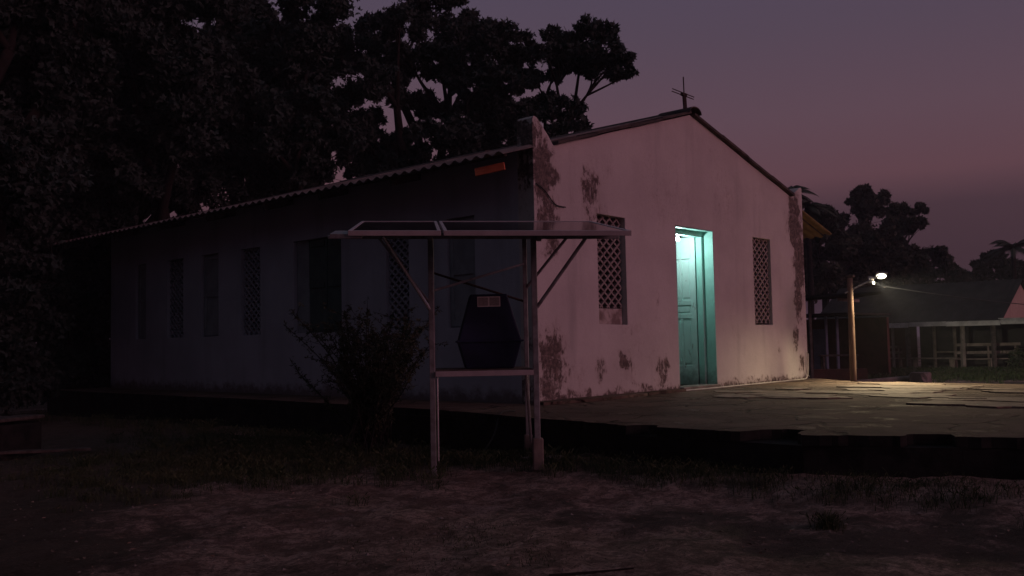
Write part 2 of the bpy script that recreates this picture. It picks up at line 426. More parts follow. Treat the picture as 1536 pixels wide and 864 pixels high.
def build_pave():
    # broken lip on a plain masonry body, side faces coloured dark as shade
    lip = MB(); lip.prism(rough_loop(edge, .07, .013, 5), [], lambda a, b, w: (a, b, w), -.085, 0.0)
    o = lip.build('pavement', M['pave'], kind='structure'); o.data.materials.append(M['masonry_shade'])
    for p in o.data.polygons:
        if abs(p.normal.z) < .5: p.material_index = 1
    body = MB(); body.prism(rough_loop(smooth_edge, .3, .004, 6), [], lambda a, b, w: (a + .012, b, w), -.8, -.089)
    body.build('pavement_base', M['masonry_shade'], kind='structure')
    rn = random.Random(12); pt = MB()
    for k in range(26):
        x, y = rn.uniform(1.2, 6.5), rn.uniform(-6.2, -1.0); r = rn.uniform(.18, .60); n = 22; ph = rn.uniform(0, 6); h = .005 + .0006 * k
        loop = []
        for q in range(n):
            a = 2 * math.pi * q / n; rr = r * (1 + .28 * math.sin(2 * a + ph) + .18 * math.sin(5 * a + 2 * ph) + rn.uniform(-.10, .10))
            loop.append((x + .75 * rr * math.cos(a), y + rr * 1.2 * math.sin(a)))
        pt.prism(loop, [], lambda a, b, w: (a, b, w), .0015, h)
    pt.build('pavement_patch', M['screed'], kind='structure')
build_pave()
def build_step():
    loop = [(-.12, -.004)] + [(lerp(-.14, 3.25, i / 24), -.16 - .16 * math.sin(math.pi * min(1, i / 24 * 1.15 + .1)) + .012 * math.sin(i * 2.1)) for i in range(25)] + [(3.25, -.004)]
    MB().prism(loop, [], lambda a, b, w: (a, b, w), .002, .04).build('pavement_step', M['pave'], kind='structure')
build_step()

# ------------------------------------------------------------------ church
church = empty('church', 'whitewashed village chapel with stained gable front and open turquoise door', 'church')
def zr(x): return 4.42 - .285 * abs(x - 3.85)
rnd = random.Random(2)
def front():
    top = [(-.0, 0), (0, 3.72), (.03, 3.755), (.09, 3.74), (.15, 3.69), (.22, 3.62), (.30, 3.55), (.40, 3.46)]
    top[-1] = (.42, zr(.42) - .03)
    n = 14
    for i in range(1, n + 1):
        x = lerp(.42, 3.85, i / n); top.append((x, zr(x) - .028 + rnd.uniform(-.006, .006)))
    for i in range(1, n + 1):
        x = lerp(3.85, 7.30, i / n); top.append((x, zr(x) - .028 + rnd.uniform(-.006, .006)))
    top += [(7.36, 3.44), (7.45, 3.50), (7.55, 3.555), (7.66, 3.61), (7.73, 3.63), (7.76, 3.60), (7.75, 2.5), (7.755, 1.2), (7.75, -.02)]
    top[0] = (0, -.02)
    holes = [[(1.33, 1.03), (2.0, 1.02), (2.0, 2.57), (1.33, 2.58)],
             [(5.78, 1.02), (6.42, 1.02), (6.42, 2.55), (5.78, 2.55)]]
    door = [(3.33, -.02), (3.33, 2.57), (4.45, 2.56), (4.45, -.02)]
    loop = [top[0]] + top[1:-1] + [top[-1]] + [(4.45, -.02), (4.45, 2.56), (3.33, 2.57), (3.33, -.02)]
    mb = MB(); mb.prism(loop, holes, lambda a, b, w: (a, w, b), 0, .28)
    mb.build('facade_wall', M['facade'], church, 'stained plaster gable front with flared corner fins', bevel=.006)
front()
# side wall and its openings: y0, y1, kind
OPEN = [(10.56, 11.0, 'panel'), (9.05, 9.68, 'lattice'), (7.76, 8.38, 'panel'), (6.38, 7.0, 'lattice'), (4.08, 5.38, 'shutter'), (2.47, 2.99, 'lattice'), (1.10, 1.66, 'panel')]
def yz(x0): return lambda a, b, w: (w, a, b)
def sidew():
    out = [(.28, -.02), (12.14, -.02), (12.14, 3.315), (.28, 3.315)]
    holes = [[(a, 1.02), (b, 1.02), (b, 2.56), (a, 2.56)] for a, b, k in OPEN]
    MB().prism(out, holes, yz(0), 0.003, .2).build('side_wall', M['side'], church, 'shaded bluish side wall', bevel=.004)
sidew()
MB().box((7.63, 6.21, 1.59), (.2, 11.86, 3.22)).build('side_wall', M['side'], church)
out = [(.2, -.02), (7.53, -.02), (7.53, 3.2), (3.85, 4.35), (.2, 3.2)]
MB().prism(out, [], lambda a, b, w: (a, w, b), 11.94, 12.14).build('rear_wall', M['side'], church)
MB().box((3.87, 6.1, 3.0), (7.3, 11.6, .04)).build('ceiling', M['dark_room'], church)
MB().box((2.6, 3.2, 1.49), (.06, 5.6, 2.96)).box((5.2, 3.2, 1.49), (.06, 5.6, 2.96)).box((3.9, 4.4, 1.49), (2.53, .06, 2.96)).build('added_bounce_partition', M['side'], church)  # added unseen walls: bounce bulb light, keep the lattice windows dark
def lattice(win, x0, x1, z0, z1, mp, px=.165, pz=.132, sill=0.0, mat='lattice'):
    """diamond openwork block, real crossing bars clipped to the opening"""
    mb = MB(); z0b = z0 + sill; s = pz / px; t = .013
    for sg, w in ((1, 0.0), (-1, .004)):
        k0 = -60
        for k in range(-60, 61):
            c = z0b + k * pz + (.03 if sg > 0 else .03)
            # line z = c + sg*s*(x-x0)
            pts = []
            xa, xb = x0, x1
            za, zb = c, c + sg * s * (x1 - x0)
            if sg > 0:
                if zb < z0b or za > z1: continue
                if za < z0b: xa = x0 + (z0b - c) / s; za = z0b
                if zb > z1: xb = x0 + (z1 - c) / s; zb = z1
            else:
                if za < z0b or zb > z1: continue
                if za > z1: xa = x0 + (c - z1) / s; za = z1
                if zb < z0b: xb = x0 + (c - z0b) / s; zb = z0b
            if xb - xa < .02: continue
            L = math.hypot(xb - xa, zb - za); nx, nz = -(zb - za) / L * t, (xb - xa) / L * t
            q = [(xa + nx, za + nz), (xb + nx, zb + nz), (xb - nx, zb - nz), (xa - nx, za - nz)]
            mb.prism(q, [], mp, w, w + .05)
    mb.build('lattice', M[mat], win)
def window(label, loc):
    o = bpy.data.objects.new('window', None); COL.objects.link(o); o.parent = church; o.location = loc; o['label'] = label; return o
w1 = window('lattice window behind the solar panel', (1.66, .1, 1.0))
lattice(w1, 1.332, 1.998, 1.03, 2.575, lambda a, b, w: (a, .085 + w, b), sill=.235)
MB().box((1.665, .125, 1.14), (.66, .08, .23)).build('sill', M['sill_block'], w1, bevel=.01)
w2 = window('lattice window right of the door', (6.1, .1, 1.0))
lattice(w2, 5.782, 6.418, 1.025, 2.548, lambda a, b, w: (a, .05 + w, b), px=.16, pz=.128, sill=.03)
for a, b, k in OPEN:
    if k == 'lattice':
        w = window('lattice window in the shaded side wall', (.05, (a + b) / 2, 1.02))
        lattice(w, a + .002, b - .002, 1.022, 2.558, lambda p, q, ww: (.06 + ww, p, q), px=.15, pz=.12, mat='lattice_side')
    elif k == 'panel':
        mb = MB(); mb.box((.085, (a + b) / 2, 1.79), (.04, b - a - .01, 1.53))
        for f in (0, 1):
            mb.box((.06, lerp(a + .05, b - .05, f), 1.79), (.02, .07, 1.5))
        for z in (1.08, 1.8, 2.5): mb.box((.058, (a + b) / 2, z), (.02, b - a - .16, .08))
        mb.build('shutter', M['panel_blue'], church, 'closed blue grey wall shutter', bevel=.003)
    else:
        mb = MB(); mb.box((.09, 4.55, 1.79), (.04, .93, 1.53)).box((.066, 4.55, 1.79), (.02, .05, 1.5))
        for z in (1.1, 1.8, 2.48): mb.box((.064, 4.3, z), (.02, .4, .09)).box((.064, 4.8, z), (.02, .4, .09))
        mb.build('shutter', M['green'], church, 'dark green double shutter', bevel=.003)
        MB().box((.085, 5.2, 1.79), (.03, .34, 1.53)).build('shutter', M['panel_blue'], church, 'narrow pale shutter beside the green one', bevel=.003)
# door
fr = MB()
fr.box((4.415, .235, 1.25), (.075, .11, 2.5)).box((3.365, .235, 1.25), (.075, .11, 2.5)).box((3.89, .235, 2.51), (1.12, .11, .08))
frame = fr.build('door_frame', M['teal'], church, 'turquoise timber door frame', bevel=.006)
# painted reveal in front of the frame
rv = MB().box((4.445, .095, 1.27), (.014, .186, 2.57)).box((3.335, .095, 1.27), (.014, .186, 2.57)).box((3.89, .095, 2.555), (1.09, .186, .014))
rv.build('door_reveal', M['teal'], church, 'turquoise painted plaster reveal of the doorway')
def leaf_door(xc, sgn, label):
    o = bpy.data.objects.new('door_leaf', None); COL.objects.link(o); o.parent = church; o.location = (xc, .3, 0); o['label'] = label
    y0, y1 = .305, .875; f = sgn
    MB().box((xc, (y0 + y1) / 2, 1.265), (.034, y1 - y0, 2.45)).build('leaf_board', M['teal_worn'], o, bevel=.004)
    st = MB(); xf = xc - f * .025
    for y in (y0 + .05, y1 - .05): st.box((xf, y, 1.265), (.018, .10, 2.45))
    for z, h in ((.20, .32), (1.18, .08), (1.40, .08), (2.31, .36)): st.box((xf - f * .001, (y0 + y1) / 2, z), (.018, y1 - y0 - .2, h))
    for za, zb in ((.36, 1.14), (1.44, 2.13)): st.box((xf - f * .001, (y0 + y1) / 2, (za + zb) / 2), (.018, .05, zb - za))
    st.build('stile_and_rail', M['teal_worn'], o, bevel=.005)
    pn = MB()
    for za, zb in ((.40, 1.10), (1.48, 2.09)):
        for ya, yb in ((y0 + .125, y0 + .245), (y0 + .325, y0 + .445)): pn.box((xc - f * .021, (ya + yb) / 2, (za + zb) / 2), (.012, yb - ya, zb - za))
    pn.box((xc - f * .021, (y0 + y1) / 2, 1.29), (.012, .3, .09))
    pn.build('raised_panel', M['teal_worn'], o, bevel=.008)
    kb = MB().tube([(xf, y1 - .05, 1.0), (xf - f * .06, y1 - .05, 1.0)], [.012, .018], 10); kb.build('handle', M['iron'], o)
leaf_door(4.40, 1, 'worn turquoise panelled leaf swung inward')
leaf_door(3.38, -1, 'turquoise panelled leaf hidden behind the left jamb')
MB().box((3.89, .10, .03), (1.10, .34, .055)).build('threshold', M['conc'], church, bevel=.01)
# roof
def corr(mb, x0, x1, y0, y1, zf, wl=.2, amp=.022, dy=.025, lift=.0):
    ny = max(2, int((y1 - y0) / dy)); nx = max(2, int(abs(x1 - x0) / .8) + 1); th = .009
    base = len(mb.v)
    for layer in (0, 1):
        for i in range(nx):
            x = lerp(x0, x1, i / (nx - 1))
            for j in range(ny + 1):
                y = lerp(y0, y1, j / ny)
                mb.v.append((x, y, zf(x) + lift + amp * math.sin(2 * math.pi * y / wl) - layer * th))
    n1 = nx * (ny + 1)
    for layer in (0, 1):
        for i in range(nx - 1):
            for j in range(ny):
                a = base + layer * n1 + i * (ny + 1) + j; b = a + ny + 1
                mb.f.append((a, b, b + 1, a + 1))
    for i in (0, nx - 1):
        for j in range(ny):
            a = base + i * (ny + 1) + j; mb.f.append((a, a + 1, a + 1 + n1, a + n1))
    for j in (0, ny):
        for i in range(nx - 1):
            a = base + i * (ny + 1) + j; b = a + ny + 1; mb.f.append((a, b, b + n1, a + n1))
rf = MB()
# left slope in rows of lapped sheets, right slope with its longer overhang
for k, (ya, yb) in enumerate([(.285, 4.3), (4.25, 9.0), (8.95, 14.3)]):
    corr(rf, -.60, 3.84, ya, yb, zr, lift=.030 + .010 * (k % 2))
corr(rf, -.61, -.012, -.03, .30, zr, lift=.034)
corr(rf, 3.86, 9.25, .285, 13.2, zr, lift=.03)
roof = rf.build('roof', M['roof'], church, 'corrugated fibre cement roof', smooth=False)
vg = MB()
for xa, xb in ((.44, 3.80), (3.90, 7.33)):
    za, zb = zr(xa), zr(xb)
    n = 4
    for i in range(n):
        p, q = lerp(xa, xb, i / n), lerp(xa, xb, (i + 1) / n) + .02 * (1 if i < n - 1 else 0)
        l = .012 * (i % 2)
        vg.add([(p, -.07, zr(p) - .02 + l), (q, -.07, zr(q) - .02 + l), (q, .30, zr(q) - .02 + l), (p, .30, zr(p) - .02 + l),
                (p, -.07, zr(p) + .022 + l), (q, -.07, zr(q) + .022 + l), (q, .30, zr(q) + .022 + l), (p, .30, zr(p) + .022 + l)],
               [(0, 1, 2, 3), (7, 6, 5, 4), (0, 4, 5, 1), (1, 5, 6, 2), (2, 6, 7, 3), (3, 7, 4, 0)])
vg.build('verge', M['ridge'], roof)
rd = MB()
for (ya, yb, l) in [(-.12, .5, .02), (.45, 4.5, .0), (4.45, 9, .015), (8.95, 13.9, 0)]:
    pts = [(a, .12 * math.sin(math.radians(d)) ) for d in (0,) for a in (0,)]
    prof = [(3.85 + .17 * math.cos(math.radians(d)), zr(3.85) - .035 + l + .10 * math.sin(math.radians(d))) for d in range(0, 181, 20)]
    prof += [(x, z - .015) for x, z in reversed(prof)]
    rd.prism(prof, [], lambda a, b, w: (a, w, b), ya, yb)
rd.build('ridge_cap', M['ridge'], roof)
# rafter tails under the eave
for y, x1, m, lab in [(2.2, .0, 'wood_grey', None), (3.9, .0, 'wood_grey', None), (5.4, .0, 'wood_grey', None), (7.2, 0, 'wood_grey', None), (9, 0, 'wood_grey', None), (10.8, 0, 'wood_grey', None)]:
    za, zb = zr(-.55) - .075, zr(.04) - .075
    MB().bar((-.55, y, za), (.05, y, zb), .05, .11).build('rafter', M[m], church, lab, bevel=.004)
MB().bar((-.52, .55, 3.012), (-.355, .18, 3.067), .035, .10).build('rafter', M['wood_red'], church, 'orange red board end under the near eave', bevel=.004)
MB().box((-.42, 6.9, zr(-.42) - .012), (.05, 13.6, .03)).build('purlin', M['wood_grey'], church)
# ochre sheets on the veranda eave at the far side
ev = MB(); corr(ev, 7.95, 9.27, .10, .285, zr, lift=-.01, amp=.016); corr(ev, 7.95, 9.27, .29, 6.0, lambda x: zr(x) - .05, amp=.016)
ev.build('eave_sheet', M['eave_yellow'], church, 'ochre corrugated sheets under the right eave')
# cross on the ridge
cx = bpy.data.objects.new('cross', None); COL.objects.link(cx); cx.parent = church; cx.location = (3.74, .02, 4.40)
MB().bar((3.76, .02, 4.38), (3.735, .02, 4.72), .05, .06).build('post', M['iron'], cx)
MB().tube([(3.735, .02, 4.66), (3.727, .02, 4.99)], .010, 8).build('upright_rod', M['iron'], cx)
MB().tube([(3.40, .02, 4.738), (4.03, .02, 4.716)], .008, 8).tube([(3.40, .03, 4.70), (4.03, .03, 4.682)], .008, 8).build('cross_rod', M['iron'], cx)
MB().box((3.735, .025, 4.705), (.13, .05, .05)).build('clamp', M['iron'], cx, bevel=.006)

# ------------------------------------------------------------------ bulb in the doorway
BP = Vector((3.905, .330, 2.432))
bulb = empty('light_bulb', 'lit white bulb hanging at the top of the open church doorway', 'light bulb', BP)
b = MB(); n = 8
prof = [(.001, -.052), (.02, -.048), (.033, -.034), (.037, -.015), (.033, .004), (.022, .024), (.016, .036)]
b.tube([BP + Vector((0, 0, z)) for r, z in prof], [r for r, z in prof], 14)
b.build('bulb_glass', M['bulb'], bulb, smooth=True)
MB().tube([BP + Vector((0, 0, .036)), BP + Vector((0, 0, .075))], .020, 12).build('holder', M['hose'], bulb)
MB().tube([BP + Vector((0, 0, .07)), BP + Vector((0, .03, .20)), BP + Vector((0, .10, .55))], .005, 6).build('cord', M['cable'], bulb)
def lamp(kind, name, loc, energy, col, soft, direction=None, parent=None, **k):
    d = bpy.data.lights.new(name, kind); d.energy = energy; d.color = col
    if kind in ('POINT', 'SPOT'): d.shadow_soft_size = soft
    for a, v in k.items(): setattr(d, a, v)
    o = bpy.data.objects.new(name, d); COL.objects.link(o)
    if parent: o.parent = parent; o.location = Vector(loc) - origin(parent)
    else: o.location = loc
    if direction is not None: o.rotation_euler = (-Vector(direction)).to_track_quat('Z', 'Y').to_euler()
    return o
bulb.children[0].visible_shadow = True
BULB_W = 21.0
lamp('POINT', 'bulb_light', BP + Vector((0, 0, -.075)), BULB_W, (.80, 1.0, 1.0), .03, parent=bulb)

# ------------------------------------------------------------------ street lamp
PB = Vector((7.43, -1.00, -.5)); PT = Vector((7.33, -1.05, 1.83)); LH = Vector((7.70, -1.47, 1.85))
sl = empty('street_lamp', 'lit solar street lamp on a short reddish wooden pole right of the church', 'street lamp', PB)
MB().tube([PB, lerp(PB, PT, .3), lerp(PB, PT, .7), PT], [.062, .058, .053, .048], 14).build('pole', M['pole_wood'], sl, smooth=True)
arm0 = Vector((7.27, -.98, 1.56)); arm1 = Vector((7.60, -1.36, 1.80))
MB().tube([arm0, arm1, LH + Vector((-.03, .035, 0))], .016, 8).build('arm', M['galv'], sl)
ldir = Vector((-.50, -.25, -.83)).normalized()
lx = Vector((.64, -.74, .12)).normalized(); lz = -ldir; lx = (lx - lz * lx.dot(lz)).normalized(); ly = lz.cross(lx)
MB().box(LH + lz * .02, (.19, .165, .035), (lx, ly, lz)).build('lamp_head', M['galv'], sl, bevel=.012)
d = MB(); ring = [LH - lz * .004 + lx * (.085 * math.cos(a)) + ly * (.075 * math.sin(a)) for a in [2 * math.pi * i / 20 for i in range(20)]]
d.add(ring, [tuple(range(20))]); d.build('led_panel', M['led'], sl)
MB().box(lerp(arm0, arm1, .92) + Vector((0, 0, .01)), (.09, .06, .11), (lx, ly, lz)).build('control_box', M['galv'], sl, bevel=.008)
MB().box(lerp(arm0, arm1, .97) - lz * .075 + lx * .02, (.035, .03, .05), (lx, ly, lz)).build('sensor', M['led'], sl, bevel=.006)
MB().box(PT + Vector((.02, -.02, .03)), (.10, .10, .05)).build('pole_cap', M['wood_grey'], sl, bevel=.01)
LAMP_W = 740
lamp('SPOT', 'lamp_light', LH - lz * .03, LAMP_W, (1.0, .80, .47), .14, direction=(-.38, -.32, -.87), parent=sl, spot_size=math.radians(150), spot_blend=1.0)
SHED_FILL_POS = lerp(arm0, arm1, .97) - lz * .075 + lx * .05
lamp('SPOT', 'shed_fill_light', SHED_FILL_POS, 2600, (1.0, .92, .68), .03, direction=Vector((28.5, .6, -.1)) - SHED_FILL_POS, parent=sl, spot_size=math.radians(27), spot_blend=.6)  # added narrow spot that brightens the shed, not a beam of the lamp

# ------------------------------------------------------------------ solar stand with its box
FR = Vector((-2.48, -2.14, -.45)); W = Vector((-.65, .76, 0)); D = Vector((.68, .733, 0)); Zu = Vector((0, 0, 1))
A = Vector((-4.194, -1.517, 1.785)); B = Vector((-2.54, -3.319, 1.737)); PD = Vector((.66, .732, .169))
PW = (A - B).normalized(); PN = PW.cross(PD).normalized()
if PN.z < 0: PN = -PN
def pz(p):       # height of the panel plane above a ground point
    return A.z - (PN.x * (p.x - A.x) + PN.y * (p.y - A.y)) / PN.z
st = empty('solar_panel_stand', 'galvanised steel stand carrying two tilted solar panels beside the church corner', 'solar stand', FR + W * .49 + D * .46)
posts = {}
for key, a, dd, w in (('fr', 0, 0, .056), ('fl', .98, 0, .052), ('rr', 0, .92, .046), ('rl', .98, .92, .046)):
    p = FR + W * a + D * dd; p.z = float(gh(p.x, p.y)) - .1
    q = p.copy(); q.z = pz(p) - .085; posts[key] = (p, q)
    MB().bar(p, q, w, w, up=W).build('post', M['galv'], st, bevel=.005)
for key, h, w in (('fr', .30, .10), ('rr', .26, .085)):
    p = posts[key][0]; MB().box(p + Vector((0, 0, h / 2 + .1)), (w, w, h), (W, D, Zu)).build('footing', M['conc'], st, bevel=.012)
# beams under the panels
for s in (.62, 1.52):
    a = A + PD * s + PW * .06 - PN * .075; b_ = B + PD * s - PW * .02 - PN * .075
    MB().bar(a, b_, .05, .06, up=PN).build('rail', M['galv'], st, bevel=.004)
for key in ('r', 'l'):
    p = posts['f' + key][1]; q = posts['r' + key][1]
    MB().bar(lerp(p, q, -.55), lerp(p, q, 1.45), .04, .05).build('cross_beam', M['galv'], st, bevel=.004)
# two modules with an open seam, and a loose end piece at the left
def module(t0, t1, label):
    o = bpy.data.objects.new('solar_panel', None); COL.objects.link(o); o.parent = st; o.location = lerp(B, A, (t0 + t1) / 2) - origin(st); o['label'] = label
    a = lerp(B, A, t0); b_ = lerp(B, A, t1); L = 2.0; wdt = (b_ - a).length; c = (a + b_) / 2 + PD * (L / 2)
    g = MB().box(c - PN * .006, (wdt - .05, L - .05, .012), (PW, PD, PN)); g.build('glass', M['pv'], o)
    f = MB(); t = .032
    f.box((a + b_) / 2 + PD * (t / 2) - PN * .018, (wdt, t, .045), (PW, PD, PN)).box((a + b_) / 2 + PD * (L - t / 2) - PN * .018, (wdt, t, .045), (PW, PD, PN))
    f.box(a + PW * (t / 2) + PD * (L / 2) - PN * .018, (t, L - 2 * t, .045), (PW, PD, PN)).box(b_ - PW * (t / 2) + PD * (L / 2) - PN * .018, (t, L - 2 * t, .045), (PW, PD, PN))
    f.build('panel_frame', M['alu'], o, bevel=.003)
module(0.0, .662, 'wide solar panel over the right part of the stand'); module(.672, 1.0, 'narrow solar panel over the left part of the stand')
MB().box(A + PW * .02 + PD * .30 - PN * .045, (.28, .55, .04), (PW, PD, PN)).build('end_bracket', M['galv'], st, bevel=.004)
MB().box(A + PW * .16 + PD * .5 - PN * .08, (.12, .07, .03), (PW, PD, PN)).build('end_bracket', M['alu'], st, bevel=.004)
# diagonal braces
def brace(p, q, r=.016, m='galv'): MB().tube([p, q], r, 8).build('brace', M[m], st)
def up(key, z): p = posts[key][0]; return Vector((p.x, p.y, z))
def under(p, off=.08): return Vector((p.x, p.y, pz(p) - off))
brace(up('fr', 1.10), under(B + PD * .62 + PW * .28), .018); brace(up('rr', 1.35), under(B + PD * 1.5 + PW * .28), .016)
brace(up('fl', 1.10), under(A + PD * .62 - PW * .28), .018, 'bright'); brace(up('rl', 1.20), under(A + PD * 1.5 - PW * .15), .014)
brace(up('fl', 1.30), up('rr', 1.62), .012); brace(up('rl', 1.55), up('rr', 1.22), .012, 'iron')
# shelf
sc = FR + W * .49 + D * .46; sc.z = .535
MB().box(sc, (.92, .90, .03), (W, D, Zu)).build('shelf', M['wood_grey'], st, bevel=.003)
for dd in (0, .92):
    p = FR + W * .03 + D * dd; q = FR + W * .95 + D * dd; p.z = q.z = .515
    MB().bar(p - D * .035 if dd == 0 else p, q - D * .035 if dd == 0 else q, .05, .05).build('shelf_rail', M['alu'], st, bevel=.003)
MB().tube([up('rr', .50) - D * .55 + W * .06, up('rr', -.20) - D * .30], .015, 8).build('conduit', M['bright'], st)
MB().tube([up('fl', .50) - W * .045, up('fl', -.30) - W * .045], .009, 8).build('conduit', M['bright'], st)
MB().tube([up('fr', 1.6) + D * .10, up('fr', .55) + D * .10], .010, 8).build('conduit', M['galv'], st)
# box on the shelf: two tapered halves meeting at a flange
BX = FR + W * .42 + D * .45; BX.z = .552
eb = empty('equipment_box', 'navy hexagonal profile plastic box with twin pale label on the stand shelf', 'equipment box', BX)
def frustum(mb, z0, w0, z1, w1, dp=.88):
    vs = []
    for z, w in ((z0, w0), (z1, w1)):
        for i, j in ((-1, -1), (1, -1), (1, 1), (-1, 1)): vs.append(BX + W * (-i * w / 2) + D * (j * w * dp / 2) + Zu * z)
    mb.add(vs, [(3, 2, 1, 0), (4, 5, 6, 7), (0, 1, 5, 4), (1, 2, 6, 5), (2, 3, 7, 6), (3, 0, 4, 7)]); return mb
frustum(MB(), 0, .47, .262, .615).build('lower_shell', M['boxblue'], eb, bevel=.012)
frustum(MB(), .268, .615, .725, .36).build('upper_shell', M['boxblue'], eb, bevel=.014)
frustum(MB(), .255, .65, .275, .65).build('flange', M['boxblue'], eb, bevel=.006)
def onface(s, z):   # on the front face of the upper half
    w = lerp(.615, .36, (z - .268) / (.725 - .268)); return BX + W * (-s) - D * (w * .88 / 2 + .004) + Zu * z
lb = MB(); lb.add([onface(-.112, .60), onface(.112, .60), onface(.112, .70), onface(-.112, .70)] + [onface(-.112, .60) + D * .003, onface(.112, .60) + D * .003, onface(.112, .70) + D * .003, onface(-.112, .70) + D * .003], [(0, 1, 2, 3), (7, 6, 5, 4), (0, 4, 5, 1), (1, 5, 6, 2), (2, 6, 7, 3), (3, 7, 4, 0)])
label = lb.build('label_plate', M['label'], eb)
for a, c in ((-.103, -.008), (.008, .103)):
    k = MB(); k.add([onface(a, .610) - D * .003, onface(c, .610) - D * .003, onface(c, .690) - D * .003, onface(a, .690) - D * .003], [(0, 1, 2, 3)]); k.build('printed_square', M['label_ink'], label)

# ------------------------------------------------------------------ cables and hose
def sag(p, q, s, n=16): return [lerp(Vector(p), Vector(q), i / n) - Vector((0, 0, s * 4 * (i / n) * (1 - i / n))) for i in range(n + 1)]
hs = [(.15, -.09, .014), (.8, -.12, .014), (1.8, -.10, .014), (2.9, -.13, .014), (3.9, -.17, .014), (5.0, -.15, .014), (6.2, -.12, .014), (7.2, -.09, .014), (7.55, -.06, .03), (7.66, -.04, .16), (7.70, -.03, .34), (7.72, -.025, .48)]
def smooth_path(p, n=5):
    out = []; P = [Vector(q) for q in p]
    for i in range(len(P) - 1):
        a, b_, c, d_ = P[max(i - 1, 0)], P[i], P[i + 1], P[min(i + 2, len(P) - 1)]
        for k in range(n):
            t = k / n; out.append(.5 * ((2 * b_) + (c - a) * t + (2 * a - 5 * b_ + 4 * c - d_) * t * t + (3 * b_ - a - 3 * c + d_) * t ** 3))
    return out + [P[-1]]
tag(MB().tube(smooth_path(hs), .013, 8).build('hose', M['hose'], base=(3.9, -.15, 0), smooth=True), 'pale hose lying along the foot of the church front and curling up its corner', 'hose')
tag(MB().tube(smooth_path([(7.74, -.02, .05), (7.60, -.05, .12), (7.58, -.04, .30), (7.68, -.03, .52)]), .009, 8).build('hose', M['hose'], base=(7.7, -.03, 0), smooth=True), 'short loop of thin hose on the far corner of the church front', 'hose')
tag(MB().tube(smooth_path([(.02, -.02, 2.86), (.2, -.02, 2.78), (.4, -.02, 2.62), (.62, -.02, 2.60)]), .008, 6).build('loose_wire', M['cable'], base=(.3, -.02, 2.7)), 'black wire looping over the front wall above the solar panels', 'wire')
tag(MB().tube(sag((7.76, .3, 2.55), PT + Vector((0, 0, -.02)), .06), .006, 6).build('overhead_wire', M['cable'], base=(7.5, -.4, 2.2)), 'thin overhead wire from the church corner down to the lamp pole', 'wire')
tag(MB().tube(sag(PT + Vector((0, 0, -.05)), (30.2, -1.2, 1.62), .18, 30), .010, 6).build('overhead_wire', M['cable'], base=(18, -1, 1.6)), 'long overhead wire from the lamp pole across to the open shed', 'wire')
tag(MB().tube(smooth_path([(-2.35, -1.2, -.43), (-2.0, -.95, -.36), (-1.72, -.85, -.2), (-1.45, -.7, .01), (-1.1, -.6, .012)]), .010, 6).build('ground_cable', M['cable'], base=(-1.8, -.9, -.4)), 'thin cable running from the solar stand up onto the paving edge', 'cable')

# ------------------------------------------------------------------ low wall at the left edge
lw = empty('low_wall', 'low dark masonry block with a cracked slab top at the left edge', 'low wall', (-4.9, 4.7, -.5))
a1 = Vector((-.5, .86, 0)).normalized(); a2 = Vector((.86, .5, 0)).normalized()
c0 = Vector((-5.05, 4.75, -.06)); rw = random.Random(6)
MB().box(c0 + Vector((0, 0, -.22)), (1.3, .7, .44), (a1, a2, Zu)).build('wall_body', M['masonry_shade'], lw, bevel=.03)
cp = MB()
for k in range(4):
    cp.box(c0 + a1 * (-.5 + .33 * k) + Vector((0, 0, .05 + rw.uniform(-.015, .012))), (.32, .72 + rw.uniform(-.06, .06), .045), ((a1 + a2 * rw.uniform(-.06, .06)).normalized(), a2, Zu))
cp.build('wall_cap', M['wood_grey'], lw, bevel=.012)
tag(MB().bar((-5.4, 4.25, -.37), (-4.1, 3.72, -.40), .16, .035).build('board', M['wood_grey'], base=(-4.7, 4.0, -.42), bevel=.006), 'pale weathered board lying in front of the low masonry block', 'board')

# ------------------------------------------------------------------ buildings beyond the yard
shed = empty('open_shed', 'long open sided shed with dark sheet roof and tan boarded gable', 'shed', (29.5, 4, -.65))
EX, EZ = 28.5, 1.27
def sr(x): return EZ + .54 * (x - EX) if x < 31.4 else EZ + .54 * 2.9 - .5 * (x - 31.4)
m_ = MB()
for xa, xb in ((EX - .05, 31.4), (31.4, 34.4)):
    n = 60
    base = [(xa, sr(xa)), (xb, sr(xb))]
    vs = []; ys = [lerp(2.25, 9.6, i / n) for i in range(n + 1)]
    k = len(m_.v)
    for (x, z) in base:
        for l in (0, -.03):
            for i, y in enumerate(ys): m_.v.append((x, y, z + .012 * (i % 2) + l + .03))
    N = n + 1
    for i in range(n):
        m_.f += [(k + i, k + i + 1, k + 2 * N + i + 1, k + 2 * N + i), (k + N + i, k + 3 * N + i, k + 3 * N + i + 1, k + N + i + 1)]
        m_.f += [(k + i, k + N + i, k + N + i + 1, k + i + 1)]
m_.build('roof', M['shed_roof'], shed, 'dark sloping sheet roof')
MB().prism([(28.62, EZ + .05), (31.4, EZ + 1.53), (34.2, EZ + .1), (34.2, EZ + .02), (28.62, EZ + .0)], [], lambda a, b, w: (a, w, b), 2.40, 2.46).build('gable_wall', M['gable_wood'], shed, 'tan boarded gable end')
sk = MB(); sk.add([(28.42, -2.2, EZ - .02), (36, -2.2, EZ - .02), (36, 2.38, EZ + .03), (28.42, 2.38, EZ + .02), (28.42, -2.2, EZ + .02), (36, -2.2, EZ + .02), (36, 2.38, EZ + .07), (28.42, 2.38, EZ + .06)],
                  [(0, 1, 2, 3), (7, 6, 5, 4), (0, 4, 5, 1), (1, 5, 6, 2), (2, 6, 7, 3), (3, 7, 4, 0)])
sk.build('skirt_roof', M['white_paint'], shed, 'flat veranda sheet below the gable')
